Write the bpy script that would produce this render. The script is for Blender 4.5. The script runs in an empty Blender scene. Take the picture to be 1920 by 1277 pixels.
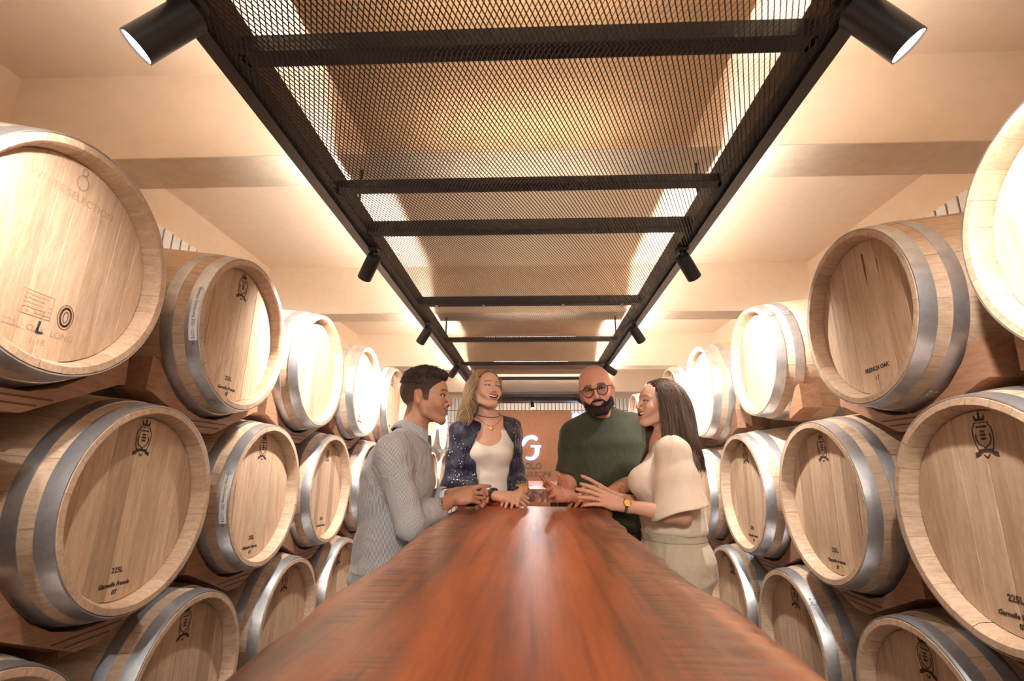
import bpy, bmesh, math, random
import numpy as np
from mathutils import Vector, Matrix
random.seed(7); np.random.seed(7)
PI = math.pi
SC = bpy.context.scene
COL = SC.collection
CAMZ = 1.19

# ------------------------------------------------------------------ camera
FPX = 949.1
_pt, _yw, _rl = math.radians(14.24), math.radians(-2.47), math.radians(.29)
_cp, _sp, _cy, _sy = math.cos(_pt), math.sin(_pt), math.cos(_yw), math.sin(_yw)
CF = np.array([_sy*_cp, _cy*_cp, _sp]); _R0 = np.array([_cy, -_sy, 0]); _U0 = np.cross(_R0, CF)
CR = math.cos(_rl)*_R0 + math.sin(_rl)*_U0; CU = -math.sin(_rl)*_R0 + math.cos(_rl)*_U0
cam = bpy.data.cameras.new('camera'); camo = bpy.data.objects.new('camera', cam); COL.objects.link(camo)
M = Matrix(((CR[0], CU[0], -CF[0], 0), (CR[1], CU[1], -CF[1], 0), (CR[2], CU[2], -CF[2], CAMZ), (0, 0, 0, 1)))
camo.matrix_world = M
cam.sensor_width = 36; cam.lens = FPX/1920*36; cam.clip_start = .02; cam.clip_end = 60
cam.dof.use_dof = True; cam.dof.focus_distance = 2.6; cam.dof.aperture_fstop = 8
SC.camera = camo

def at(px, py, Y):
    "world point at depth Y seen at a pixel of the 1920x1277 photograph"
    d = CF + CR*(px-960)/FPX - CU*(py-638.5)/FPX
    d = d*Y/d[1]
    return np.array([d[0], d[1], d[2]+CAMZ])

# ------------------------------------------------------------------ colour management, world, large lights
SC.view_settings.view_transform = 'Standard'; SC.view_settings.look = 'None'
SC.view_settings.gamma = 1; SC.view_settings.use_curve_mapping = False
SC.view_settings.exposure = 0.45
SPOT_W, STRIP_W, FILL_W, WORLD_S = 98, 30, 14, .42
CROSS_W = .85
world = bpy.data.worlds.new('world'); SC.world = world; world.use_nodes = True
bg = world.node_tree.nodes['Background']; bg.inputs[0].default_value = (1, .92, .84, 1); bg.inputs[1].default_value = WORLD_S

def area_light(name, loc, rot, sx, sy, w, colr=(1, .93, .85)):
    l = bpy.data.lights.new(name, 'AREA'); l.shape = 'RECTANGLE'; l.size = sx; l.size_y = sy; l.energy = w; l.color = colr
    o = bpy.data.objects.new(name, l); COL.objects.link(o); o.location = loc; o.rotation_euler = rot
    return o
# unseen area lights: fill added behind the camera, lamps at the bright far end
area_light('room_fill_light', (0, -1.3, 2.25), (math.radians(66), 0, 0), .7, .5, FILL_W*.9)
_l = bpy.data.lights.new('aisle_fill_light', 'SPOT'); _l.energy = 150; _l.spot_size = math.radians(44); _l.spot_blend = .6; _l.shadow_soft_size = .16; _l.color = (1, .93, .86)  # unseen spot added behind the camera to brighten the people
_o = bpy.data.objects.new('aisle_fill_light', _l); COL.objects.link(_o); _o.location = (0, -.9, 2.05); _o.rotation_euler = (-Vector((0.02, 3.45, -.62))).to_track_quat('Z', 'Y').to_euler()
area_light('room_fill_light', (0, 8.6, 2.7), (0, 0, 0), 2.5, 1.0, FILL_W*3.5)

# ------------------------------------------------------------------ helpers
def empty(name, loc=(0, 0, 0), label=None, cat=None, group=None):
    o = bpy.data.objects.new(name, None); COL.objects.link(o); o.location = loc; o.empty_display_size = .1
    if label: o['label'] = label
    if cat: o['category'] = cat
    if group: o['group'] = group
    return o
def link(name, me, parent=None, mat=None, loc=None, kind=None, label=None, cat=None, group=None):
    if mat is not None and len(me.materials) == 0: me.materials.append(mat)
    o = bpy.data.objects.new(name, me); COL.objects.link(o)
    if parent is not None: o.parent = parent
    if loc is not None: o.location = loc
    if kind: o['kind'] = kind
    if label: o['label'] = label
    if cat: o['category'] = cat
    if group: o['group'] = group
    return o
def mesh_np(name, V, F, smooth=False, mat=None):
    me = bpy.data.meshes.new(name)
    me.from_pydata([tuple(v) for v in V], [], [tuple(int(i) for i in f) for f in F]); me.update()
    if smooth: me.polygons.foreach_set('use_smooth', [True]*len(me.polygons))
    if mat: me.materials.append(mat)
    return me
def mesh_quads(name, V, Q, smooth=True, mat=None):
    "fast path: all quads from numpy arrays"
    V = np.asarray(V, np.float32); Q = np.asarray(Q, np.int32); n = len(Q)
    me = bpy.data.meshes.new(name); me.vertices.add(len(V)); me.vertices.foreach_set('co', V.ravel())
    me.loops.add(n*4); me.loops.foreach_set('vertex_index', Q.ravel())
    me.polygons.add(n); me.polygons.foreach_set('loop_start', np.arange(n, dtype=np.int32)*4)
    try: me.polygons.foreach_set('loop_total', np.full(n, 4, np.int32))
    except Exception: pass
    me.polygons.foreach_set('use_smooth', np.full(n, smooth)); me.update(calc_edges=True)
    if mat: me.materials.append(mat)
    return me
class MB:
    "collects simple shapes, links them as one mesh"
    def __init__(s): s.V = []; s.F = []
    def add(s, V, F):
        b = len(s.V); s.V += [tuple(v) for v in V]; s.F += [tuple(i+b for i in f) for f in F]; return s
    def box(s, x0, x1, y0, y1, z0, z1, c=0.0):
        if c <= 0:
            V = [(x, y, z) for x in (x0, x1) for y in (y0, y1) for z in (z0, z1)]
            return s.add(V, [(0, 1, 3, 2), (4, 6, 7, 5), (0, 4, 5, 1), (2, 3, 7, 6), (0, 2, 6, 4), (1, 5, 7, 3)])
        bm = bmesh.new(); r = bmesh.ops.create_cube(bm, size=1)
        for v in bm.verts: v.co = Vector(((x0+x1)/2+v.co.x*(x1-x0), (y0+y1)/2+v.co.y*(y1-y0), (z0+z1)/2+v.co.z*(z1-z0)))
        bmesh.ops.bevel(bm, geom=bm.edges[:], offset=c, segments=1, affect='EDGES')
        bm.verts.index_update(); V = [v.co[:] for v in bm.verts]; F = [tuple(v.index for v in f.verts) for f in bm.faces]; bm.free()
        return s.add(V, F)
    def tube(s, pts, r, n=8, cap=True):
        pts = [Vector(p) for p in pts]; rr = r if hasattr(r, '__len__') else [r]*len(pts)
        V = []; F = []; up = None
        for i, p in enumerate(pts):
            d = (pts[min(i+1, len(pts)-1)]-pts[max(i-1, 0)]).normalized()
            if up is None: up = Vector((0, 0, 1)) if abs(d.z) < .9 else Vector((1, 0, 0))
            a = d.cross(up).normalized(); b = a.cross(d).normalized(); up = b
            for k in range(n):
                t = 2*PI*k/n; V.append(p+(a*math.cos(t)+b*math.sin(t))*rr[i])
        for i in range(len(pts)-1):
            for k in range(n): F.append((i*n+k, i*n+(k+1) % n, (i+1)*n+(k+1) % n, (i+1)*n+k))
        if cap: F.append(tuple(range(n))[::-1]); F.append(tuple((len(pts)-1)*n+k for k in range(n)))
        return s.add(V, F)
    def prism(s, poly, axis, a, b):
        "extrude a closed 2D polygon along an axis (0,1,2) from a to b"
        n = len(poly); V = []
        for t in (a, b):
            for (u, v) in poly: V.append({0: (t, u, v), 1: (u, t, v), 2: (u, v, t)}[axis])
        F = [tuple(range(n))[::-1], tuple(n+i for i in range(n))]+[(i, (i+1) % n, n+(i+1) % n, n+i) for i in range(n)]
        return s.add(V, F)
    def mesh(s, name, mat=None, smooth=False):
        me = mesh_np(name, s.V, s.F, smooth)
        bm = bmesh.new(); bm.from_mesh(me); bmesh.ops.recalc_face_normals(bm, faces=bm.faces); bm.to_mesh(me); bm.free()
        if mat: me.materials.append(mat)
        return me

# ------------------------------------------------------------------ materials
def new_mat(name):
    m = bpy.data.materials.new(name); m.use_nodes = True; nt = m.node_tree
    return m, nt, nt.nodes['Principled BSDF']
def N(nt, t, **kw):
    n = nt.nodes.new(t)
    for k, v in kw.items():
        if hasattr(n, k) and k not in n.inputs: setattr(n, k, v)
        else: n.inputs[k].default_value = v
    return n
def ramp(nt, fac, stops, interp='LINEAR'):
    r = nt.nodes.new('ShaderNodeValToRGB'); cr = r.color_ramp; cr.interpolation = interp
    while len(cr.elements) > 1: cr.elements.remove(cr.elements[-1])
    cr.elements[0].position = stops[0][0]; cr.elements[0].color = (*stops[0][1], 1)
    for p, c in stops[1:]: e = cr.elements.new(p); e.color = (*c, 1)
    if fac is not None: nt.links.new(fac, r.inputs[0])
    return r.outputs[0]
def coords(nt, scale=(1, 1, 1), kind='Object', rnd=True):
    tc = nt.nodes.new('ShaderNodeTexCoord'); mp = nt.nodes.new('ShaderNodeMapping'); mp.inputs['Scale'].default_value = scale
    nt.links.new(tc.outputs[kind], mp.inputs['Vector'])
    if rnd:
        oi = nt.nodes.new('ShaderNodeObjectInfo'); mu = nt.nodes.new('ShaderNodeMath'); mu.operation = 'MULTIPLY'; mu.inputs[1].default_value = 37.0
        cx = nt.nodes.new('ShaderNodeCombineXYZ'); nt.links.new(oi.outputs['Random'], mu.inputs[0])
        for i in range(3): nt.links.new(mu.outputs[0], cx.inputs[i])
        nt.links.new(cx.outputs[0], mp.inputs['Location'])
    return mp.outputs[0]
def noise(nt, vec, scale, detail=4, rough=.55, dist=0):
    n = nt.nodes.new('ShaderNodeTexNoise'); n.inputs['Scale'].default_value = scale; n.inputs['Detail'].default_value = detail
    n.inputs['Roughness'].default_value = rough; n.inputs['Distortion'].default_value = dist
    nt.links.new(vec, n.inputs['Vector']); return n.outputs[0]
def mix(nt, a, b, fac, mode='MIX'):
    m = nt.nodes.new('ShaderNodeMix'); m.data_type = 'RGBA'; m.blend_type = mode; m.clamp_result = False
    for s, v in (('Factor', fac), ('A', a), ('B', b)):
        sock = [i for i in m.inputs if i.name == s and (i.type == 'RGBA' if s != 'Factor' else i.type == 'VALUE')][0]
        if hasattr(v, 'links'): nt.links.new(v, sock)
        elif s == 'Factor': sock.default_value = v
        else: sock.default_value = (*v, 1)
    return [o for o in m.outputs if o.type == 'RGBA'][0]
def bump(nt, b, h, strength=.3, dist=.002):
    n = nt.nodes.new('ShaderNodeBump'); n.inputs['Strength'].default_value = strength; n.inputs['Distance'].default_value = dist
    nt.links.new(h, n.inputs['Height']); nt.links.new(n.outputs[0], b.inputs['Normal'])
def plain(name, col, rough=.5, metal=0, spec=.5, bumpn=None, var=.12):
    m, nt, b = new_mat(name)
    v = coords(nt); n = noise(nt, v, 18, 5)
    c2 = tuple(c*(1-var) for c in col); c1 = tuple(min(1, c*(1+var)) for c in col)
    nt.links.new(ramp(nt, n, [(.3, c2), (.7, c1)]), b.inputs['Base Color'])
    b.inputs['Roughness'].default_value = rough; b.inputs['Metallic'].default_value = metal; b.inputs['Specular IOR Level'].default_value = spec
    if bumpn: bump(nt, b, noise(nt, v, bumpn[0], 4), bumpn[1], bumpn[2])
    return m
def wood(name, dark, light, stretch, rough=.5, rndv=.25, fine=1.0, hue=None, spec=.4, pores=.35):
    "grain runs along the axis where stretch is small"
    m, nt, b = new_mat(name)
    v = coords(nt, stretch); n1 = noise(nt, v, 9*fine, 6, .6, .6); n2 = noise(nt, v, 60*fine, 4, .6)
    c = ramp(nt, n1, [(.25, dark), (.5, tuple((a+b_)/2 for a, b_ in zip(dark, light))), (.75, light)])
    c = mix(nt, c, ramp(nt, n2, [(.35, (.62, .55, .48)), (.6, (1, 1, 1))]), pores, 'MULTIPLY')
    oi = nt.nodes.new('ShaderNodeObjectInfo')
    tint = ramp(nt, oi.outputs['Random'], [(0, (1-rndv, 1-rndv*1.15, 1-rndv*1.3)), (.5, (1, 1, 1)), (.8, (1+rndv*.3,)*3), (1, (1-rndv*.4, 1-rndv*.6, 1-rndv*.8))])
    c = mix(nt, c, tint, 1.0, 'MULTIPLY')
    nt.links.new(c, b.inputs['Base Color'])
    b.inputs['Roughness'].default_value = rough; b.inputs['Specular IOR Level'].default_value = spec
    bump(nt, b, n2, .18, .001)
    return m
M_stave = wood('oak_stave', (.42, .275, .175), (.65, .475, .335), (1.2, 9, 9), .55, .15)
M_head = wood('oak_head', (.44, .288, .185), (.66, .485, .34), (7, 7, .8), .5, .3)
M_block = wood('cradle_wood', (.22, .105, .058), (.38, .20, .115), (8, .9, 8), .6, .22)
M_burn = plain('burnt_mark', (.045, .022, .014), .8)
M_burn_soft = plain('faded_stamp', (.40, .25, .16), .8)
M_burn_brown = plain('brown_stamp', (.16, .08, .045), .8)
M_ink = plain('ink', (.03, .03, .03), .7)
M_paper = plain('paper_label', (.78, .76, .74), .6, var=.03)
M_plaster = plain('peach_plaster', (.87, .69, .515), .75, bumpn=(220, .25, .002), var=.03)
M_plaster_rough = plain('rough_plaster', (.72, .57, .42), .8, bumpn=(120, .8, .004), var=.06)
M_boxing = plain('tan_boxing', (.82, .50, .26), .7, bumpn=(150, .3, .003), var=.06)
M_black = plain('black_metal', (.022, .02, .019), .42, .3, .4)
M_frame = plain('black_painted_steel', (.035, .029, .026), .45, .4, .5)
M_tile = plain('glazed_white_tile', (.90, .87, .83), .2, 0, .5, var=.03)
M_grout = plain('grey_grout', (.16, .14, .12), .9)
M_panel = plain('copper_brown_panel', (.36, .145, .062), .55, bumpn=(12, .2, .004), var=.1)
M_floor = plain('dark_floor', (.13, .10, .08), .45, bumpn=(30, .2, .004), var=.25)
M_back = plain('dark_blue_black', (.02, .02, .025), .6)

def steel_mat():
    m, nt, b = new_mat('galvanised_hoop')
    v = coords(nt, (1, 1, 1)); n = noise(nt, v, 14, 6, .65, .4); n2 = noise(nt, v, 90, 3)
    nt.links.new(ramp(nt, n, [(.3, (.44, .44, .45)), (.62, (.66, .67, .69)), (.75, (.52, .52, .54))]), b.inputs['Base Color'])
    b.inputs['Metallic'].default_value = .9
    nt.links.new(ramp(nt, n, [(.3, (.42,)*3), (.7, (.28,)*3)]), b.inputs['Roughness'])
    bump(nt, b, n2, .06, .001); return m
M_steel = steel_mat()
def emit(name, col, s):
    m, nt, b = new_mat(name); b.inputs['Emission Color'].default_value = (*col, 1); b.inputs['Emission Strength'].default_value = s
    b.inputs['Base Color'].default_value = (*col, 1); return m
M_lens = emit('lamp_lens', (1, .98, .95), 25)
M_strip = emit('led_strip', (1, .96, .9), 6)
M_sign = emit('sign_light', (.82, .90, 1), 3.2)
M_glow = emit('sign_edge_blue', (.12, .30, 1), 1.5)
M_window = emit('window_daylight', (.68, .78, 1), 2.2)
def table_mat():
    m, nt, b = new_mat('varnished_red_timber')
    v = coords(nt, (7, .7, 7), rnd=False); n1 = noise(nt, v, 1.7, 6, .55, 0); n2 = noise(nt, v, 13, 5, .65, 0); v3 = coords(nt, (26, .9, 10), rnd=False); n4 = noise(nt, v3, 1.3, 5, .6, 0)
    v2 = coords(nt, (1, 1, 1), rnd=False); n3 = noise(nt, v2, 2.6, 4, .6, 0)
    c = ramp(nt, n1, [(.26, (.17, .042, .013)), (.40, (.40, .100, .026)), (.55, (.53, .140, .036)), (.75, (.60, .185, .055))])
    c = mix(nt, c, ramp(nt, n2, [(.34, (.62, .50, .44)), (.50, (1, 1, 1))]), .35, 'MULTIPLY')
    c = mix(nt, c, ramp(nt, n4, [(.36, (.22, .15, .13)), (.45, (.75, .70, .66)), (.52, (1, 1, 1)), (.66, (1.1, 1.06, 1.03))]), .55, 'MULTIPLY')
    v5 = coords(nt, (5, 75, 5), rnd=False); n5 = noise(nt, v5, 1.2, 3, .6, 0); v6 = coords(nt, (16, 2.2, 5), rnd=False); n6 = noise(nt, v6, 1.1, 4, .6, 0)
    tick = mix(nt, (0, 0, 0), ramp(nt, n5, [(.46, (0, 0, 0)), (.56, (1, 1, 1))]), ramp(nt, n6, [(.46, (0, 0, 0)), (.56, (1, 1, 1))]))
    ea = nt.nodes.new('ShaderNodeAttribute'); ea.attribute_name = 'edge'
    tick = mix(nt, (0, 0, 0), tick, ramp(nt, ea.outputs['Fac'], [(.05, (0, 0, 0)), (.35, (.85, .85, .85))]))
    # paler worn wood towards the live edges
    at_ = nt.nodes.new('ShaderNodeAttribute'); at_.attribute_name = 'edge'
    mm = nt.nodes.new('ShaderNodeMath'); mm.operation = 'MULTIPLY_ADD'; mm.inputs[1].default_value = 1.0
    nt.links.new(at_.outputs['Fac'], mm.inputs[0])
    sb = nt.nodes.new('ShaderNodeMath'); sb.operation = 'MULTIPLY_ADD'; nt.links.new(n3, sb.inputs[0]); sb.inputs[1].default_value = .9; sb.inputs[2].default_value = -.45
    nt.links.new(sb.outputs[0], mm.inputs[2])
    worn = ramp(nt, mm.outputs[0], [(.18, (0, 0, 0)), (.75, (.9, .9, .9))])
    wc = ramp(nt, n1, [(.38, (.075, .030, .018)), (.48, (.24, .088, .046)), (.64, (.50, .235, .135))])
    c = mix(nt, c, wc, worn)
    c = mix(nt, c, (.05, .02, .014), tick)
    band = mix(nt, (0, 0, 0), ramp(nt, ea.outputs['Fac'], [(.0, (0, 0, 0)), (.25, (.85, .85, .85)), (.55, (.2, .2, .2)), (.8, (0, 0, 0))]), ramp(nt, n4, [(.42, (0, 0, 0)), (.54, (1, 1, 1))]))
    c = mix(nt, c, (.10, .034, .018), band)
    nt.links.new(c, b.inputs['Base Color'])
    b.inputs['Roughness'].default_value = .35
    b.inputs['Specular IOR Level'].default_value = .42
    bump(nt, b, n2, .25, .002); return m
M_table = table_mat()

# ------------------------------------------------------------------ room shell (structure)
def struct(name, mb, mat, label=None):
    return link(name, mb.mesh(name, mat), kind='structure')
ZC = 2.81; ZB = CAMZ+1.22; WX = 2.2; YB = 10.2; YF = -2.4; ZT = 2.57
struct('floor', MB().box(-WX-.2, WX+.2, YF, YB+.2, -.1, 0), M_floor)
struct('ceiling', MB().box(-WX-.2, WX+.2, YF, YB+.2, ZC, ZC+.12), M_plaster)
wl = struct('wall_left', MB().box(-WX-.2, -WX, YF, YB+.2, -.1, ZC), M_plaster)
wr = struct('wall_right', MB().box(WX, WX+.2, YF, YB+.2, -.1, ZC), M_plaster)
wb = struct('wall_back', MB().box(-WX, WX, YB, YB+.2, -.1, ZC), M_plaster)
for k, y in enumerate((-.42, 1.75, 3.88, 6.05, 8.2)):
    o = struct('trim_%d' % (k+1), MB().box(-WX, WX, y, y+.225, ZB, ZC), M_plaster)
    o.name = 'trim_%d' % (k+1)
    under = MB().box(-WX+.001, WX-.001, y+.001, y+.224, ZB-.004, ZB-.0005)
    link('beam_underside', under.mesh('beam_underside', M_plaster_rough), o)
bx = struct('trim_6', MB().box(-.645, .605, YF, 1.748, ZB, ZC), M_boxing)

# tiled dado: tiles stand upright, 75 mm apart, dark joints
TW, TJ, TH = .062, .013, .235
def tile_mesh(w, h, axis):
    mb = MB(); t = .009
    if axis == 0: mb.box(-t, 0, 0, w, -h, 0, .0015)
    else: mb.box(0, w, -t, 0, -h, 0, .0015)
    return mb.mesh('tile', M_tile)
tm_side = tile_mesh(TW, TH, 0); tm_back = tile_mesh(TW, TH, 1)
def dado_side(wall, sx, name):
    g = MB(); g.box(min(sx*(WX-.0035), sx*WX), max(sx*(WX-.0035), sx*WX), .2, YB, .0, ZT)
    link('grout_bed', g.mesh('grout_bed', M_grout), wall)
    rest = MB()
    y = .2; i = 0
    while y < YB-.07:
        if 1.4 < y < 6.2:
            for r in range(2):
                o = link('tile', tm_side, wall, loc=(sx*(WX-.0035) if sx > 0 else -WX+.0125, y, ZT-r*(TH+TJ)))
        r0 = 2 if 1.4 < y < 6.2 else 0
        for r in range(r0, 4):
            x0 = sx*(WX-.0035); x1 = sx*(WX-.0125); z1 = ZT-r*(TH+TJ)
            rest.box(min(x0, x1), max(x0, x1), y, y+TW, z1-TH, z1)
        y += .075
    link('tiles_beyond', rest.mesh('tiles_beyond', M_tile), wall, kind='stuff')
dado_side(wl, -1, 'left'); dado_side(wr, 1, 'right')
g = MB(); g.box(-WX, WX, YB-.0035, YB, 0, ZT); link('grout_bed', g.mesh('grout_bed', M_grout), wb)
x = -WX+.02; rest = MB()
while x < WX-.07:
    if -1.2 < x < 1.5:
        for z in (ZT, ZT-TH-TJ): link('tile', tm_back, wb, loc=(x, YB-.0035, z))
    for r in range(10):
        z1 = ZT-r*(TH+TJ)
        if -1.2 < x < 1.5 and r < 2: continue
        rest.box(x, x+TW, YB-.0125, YB-.0035, max(.01, z1-TH), z1)
    x += .075
link('tiles_beyond', rest.mesh('tiles_beyond', M_tile), wb, kind='stuff')

# glazed opening right of the sign panel
d1 = empty('door_1', (1.05, YB-.02, 0)); d1['kind'] = 'structure'
link('glass_pane', MB().box(-.27, .27, -.012, -.004, .05, 2.26).mesh('glass_pane', M_window), d1)
fr = MB()
for xx in (-.29, -.13, .0, .13, .29): fr.box(xx-.008, xx+.008, -.03, -.012, .03, 2.28)
for zz in (.04, .3, .56, .82, 1.08, 1.34, 1.60, 1.82, 2.05, 2.27): fr.box(-.29, .29, -.032, -.013, zz-.008, zz+.008)
link('muntin_grid', fr.mesh('muntin_grid', plain('pale_blue_frame', (.42, .48, .62), .5)), d1)

# ------------------------------------------------------------------ text helper
def text_mesh(s, size, ext=.0004, mat=None, shear=0, space=1.0, bold=0):
    cu = bpy.data.curves.new('lettering', 'FONT'); cu.body = s; cu.size = size; cu.extrude = ext; cu.align_x = 'CENTER'; cu.align_y = 'CENTER'
    cu.shear = shear; cu.space_character = space; cu.resolution_u = 3; cu.offset = bold
    o = bpy.data.objects.new('tmp', cu); COL.objects.link(o); bpy.context.view_layer.update()
    me = bpy.data.meshes.new_from_object(o.evaluated_get(bpy.context.evaluated_depsgraph_get()))
    bpy.data.objects.remove(o); bpy.data.curves.remove(cu)
    me.name = 'lettering'; me.materials.clear()
    if mat: me.materials.append(mat)
    return me
def map_mesh(me, fn):
    n = len(me.vertices); a = np.empty(n*3, np.float32); me.vertices.foreach_get('co', a); a = a.reshape(-1, 3)
    me.vertices.foreach_set('co', np.asarray(fn(a), np.float32).ravel()); me.update(); return me

# sign panel
sp = empty('sign_panel', (0, YB-.12, 0), 'copper-brown back panel with a glowing white letter G and dark lettering', 'sign')
link('board', MB().box(-.80, .735, 0, .1, .0, CAMZ+1.126, .004).mesh('board', M_panel), sp)
def arc_pts(cx, cz, rx, rz, a0, a1, n=14): return [(cx+rx*math.cos(math.radians(a0+(a1-a0)*i/n)), cz+rz*math.sin(math.radians(a0+(a1-a0)*i/n))) for i in range(n+1)]
def thick_arc(mb, cx, cz, rx, rz, a0, a1, w, y0, y1, taper=None, n=16):
    for i in range(n):
        t0 = i/n; t1 = (i+1)/n; q = []
        for t in (t0, t1):
            a = math.radians(a0+(a1-a0)*t); ww = taper(t) if taper else w
            q.append(((cx+rx*math.cos(a)-math.cos(a)*ww/2), (cz+rz*math.sin(a)-math.sin(a)*ww/2)))
            q.append(((cx+rx*math.cos(a)+math.cos(a)*ww/2), (cz+rz*math.sin(a)+math.sin(a)*ww/2)))
        mb.prism([q[0], q[1], q[3], q[2]], 1, y0, y1)
gx = -.055; gz = CAMZ+.405
def smooth_path(pts, w, n=9):
    P_ = [np.array(p, float) for p in pts]; out = []; ws = []
    for i in range(len(P_)-1):
        p0 = P_[max(i-1, 0)]; p1 = P_[i]; p2 = P_[i+1]; p3 = P_[min(i+2, len(P_)-1)]
        for k in range(n+(i == len(P_)-2)):
            t = k/n; out.append(.5*((2*p1)+(-p0+p2)*t+(2*p0-5*p1+4*p2-p3)*t*t+(-p0+3*p1-3*p2+p3)*t**3)); ws.append(w[i]+(w[i+1]-w[i])*t)
    return out, ws
def brush(mb, pts, w, y0, y1, grow):
    q, ws = smooth_path(pts, w); L = []; R_ = []
    for i, p in enumerate(q):
        d = q[min(i+1, len(q)-1)]-q[max(i-1, 0)]; d = d/np.linalg.norm(d); n_ = np.array([-d[1], d[0]])*(ws[i]+grow)/2; L.append(p+n_); R_.append(p-n_)
    for i in range(len(q)-1): mb.prism([tuple(L[i]), tuple(R_[i]), tuple(R_[i+1]), tuple(L[i+1])], 1, y0, y1)
off = lambda l: [(gx+a, gz+b) for a, b in l]
def letter_arc(mb, grow, y0, y1): brush(mb, off([(-.160, .035), (-.140, .095), (-.085, .165), (0, .198), (.075, .185), (.122, .148)]), [.030, .062, .066, .058, .064, .040], y0, y1, grow)
def letter_hook(mb, grow, y0, y1):
    brush(mb, off([(.120, .028), (.120, -.07), (.098, -.15), (.03, -.205), (-.045, -.208), (-.100, -.190)]), [.074, .074, .068, .050, .040, .022], y0, y1, grow)
    mb.box(gx+.005-grow/2, gx+.190+grow/2, y0-.0005, y1, gz+.012-grow/2, gz+.034+grow/2)
for nm, fn_ in (('letter_arc', letter_arc), ('letter_hook', letter_hook)):
    lg = MB(); fn_(lg, .0, -.035, -.012); a_ = link(nm, lg.mesh(nm, M_sign), sp, label='glowing white %s of the letter G' % ('upper arc' if nm == 'letter_arc' else 'lower hook'))
    lg = MB(); fn_(lg, .022, -.0115, -.002); link('backlight', lg.mesh('backlight', M_glow), a_, label='blue glow plate behind the letter')
M_letter = plain('dark_bronze_lettering', (.16, .105, .07), .5)
for s, z, sz, spc, cx in (('MIOLO', CAMZ+.062, .155, 1.0, -.085), ('GIUSEPPE', CAMZ-.095, .118, 1.42, -.01)):
    me = text_mesh(s, sz, .006, M_letter, 0, spc, .003)
    map_mesh(me, lambda a: np.stack([a[:, 0]+cx, -a[:, 2]-.006, a[:, 1]+z], 1))
    link('lettering', me, sp)
# ------------------------------------------------------------------ barrels
L_B, R_END, R_BELLY = .95, .29, .342
def prof(x): return R_BELLY-(R_BELLY-R_END)*((2*x/L_B)-1)**2     # x = distance from the front head end
def stave_mesh(w, joined=False):
    g = .0006
    V = []; Q = []
    xs = [0, .012, .06, .14, .26, .38, .475, .57, .69, .81, .89, .938, .95]
    na = 3
    prof_pts = []
    # closed ring of profile points (x, r): inner front -> chime -> outside -> chime -> inner back
    prof_pts.append((.062, .258)); prof_pts.append((.016, .260)); prof_pts.append((.004, .267)); prof_pts.append((0, .270)); prof_pts.append((0, R_END-.003))
    for x_ in xs[1:-1]: prof_pts.append((x_, prof(x_)))
    prof_pts.append((.95, R_END-.003)); prof_pts.append((.95, .270)); prof_pts.append((.93, .260)); prof_pts.append((.905, .258))
    m = len(prof_pts)
    for (x_, r) in prof_pts:
        for k in range(na+1):
            a = -w/2+w*k/na; e = g/r/2 if not joined else 0
            a = max(-w/2+e, min(w/2-e, a)); rr = r-(.0003 if k in (0, na) and not joined else 0)
            V.append((-x_, rr*math.sin(a), rr*math.cos(a)))
    for i in range(m-1):
        for k in range(na):
            a = i*(na+1)+k; Q.append((a, a+1, a+na+2, a+na+1))
    me = mesh_quads('stave', V, Q, True, M_stave)
    bm = bmesh.new(); bm.from_mesh(me); bmesh.ops.reverse_faces(bm, faces=bm.faces)
    for f in bm.faces: f.smooth = True
    for e in bm.edges:
        if len(e.link_faces) == 2 and e.calc_face_angle(0) > .6: e.smooth = False
    bm.to_mesh(me); bm.free()
    return me
WS = (.2057, .2416, .2776)
STV = [stave_mesh(w) for w in WS]
ORDERS = []
for q in range(4):
    l = [0]*9+[1]*8+[2]*9; random.shuffle(l); ORDERS.append(l)
def liner():
    V = []; Q = []; n = 32; xs = [.063, .2, .475, .75, .904]
    for x_ in xs:
        for k in range(n): a = 2*PI*k/n; r = min(prof(x_)-.014, .35); V.append((-x_, r*math.sin(a), r*math.cos(a)))
    for i in range(len(xs)-1):
        for k in range(n): Q.append((i*n+k, i*n+(k+1) % n, (i+1)*n+(k+1) % n, (i+1)*n+k))
    return mesh_quads('inner_wall', V, Q, True, M_burn)
LINER = liner()
def head_boards(nb, seed):
    rnd = random.Random(seed); ws = [rnd.uniform(.8, 1.3) for _ in range(nb)]; s = sum(ws); R = .2562; out = []; y = -R
    for i, w_ in enumerate(ws):
        y0 = y; y1 = y+2*R*w_/s; y = y1; a, b = y0+.0005, y1-.0005
        n = 6; top = []; 
        for k in range(n+1):
            yy = a+(b-a)*k/n; yy = max(-R+.0006, min(R-.0006, yy)); top.append((yy, math.sqrt(R*R-yy*yy)))
        poly = top+[(p[0], -p[1]) for p in top[::-1]]
        f = rnd.uniform(-.0004, .0004)
        mb = MB(); mb.prism(poly, 0, -.060, -.0408+f)
        c = .0008; pin = [(min(max(p[0], a+c), b-c), p[1]) for p in poly]
        # chamfered front
        m0 = len(mb.V)
        mb2 = MB(); npl = len(poly)
        Vv = [(-.060, *p) for p in poly]+[(-.0414+f, *p) for p in poly]+[(-.0406+f, *p) for p in pin]
        Ff = [tuple(range(npl))[::-1], tuple(2*npl+i_ for i_ in range(npl))]
        for j in (0, 1): Ff += [(j*npl+i_, j*npl+(i_+1) % npl, (j+1)*npl+(i_+1) % npl, (j+1)*npl+i_) for i_ in range(npl)]
        mb2.add(Vv, Ff)
        out.append(mb2.mesh('head_board', M_head))
    return out
HEADS = [head_boards(7, 1), head_boards(8, 2), head_boards(6, 3)]
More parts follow.
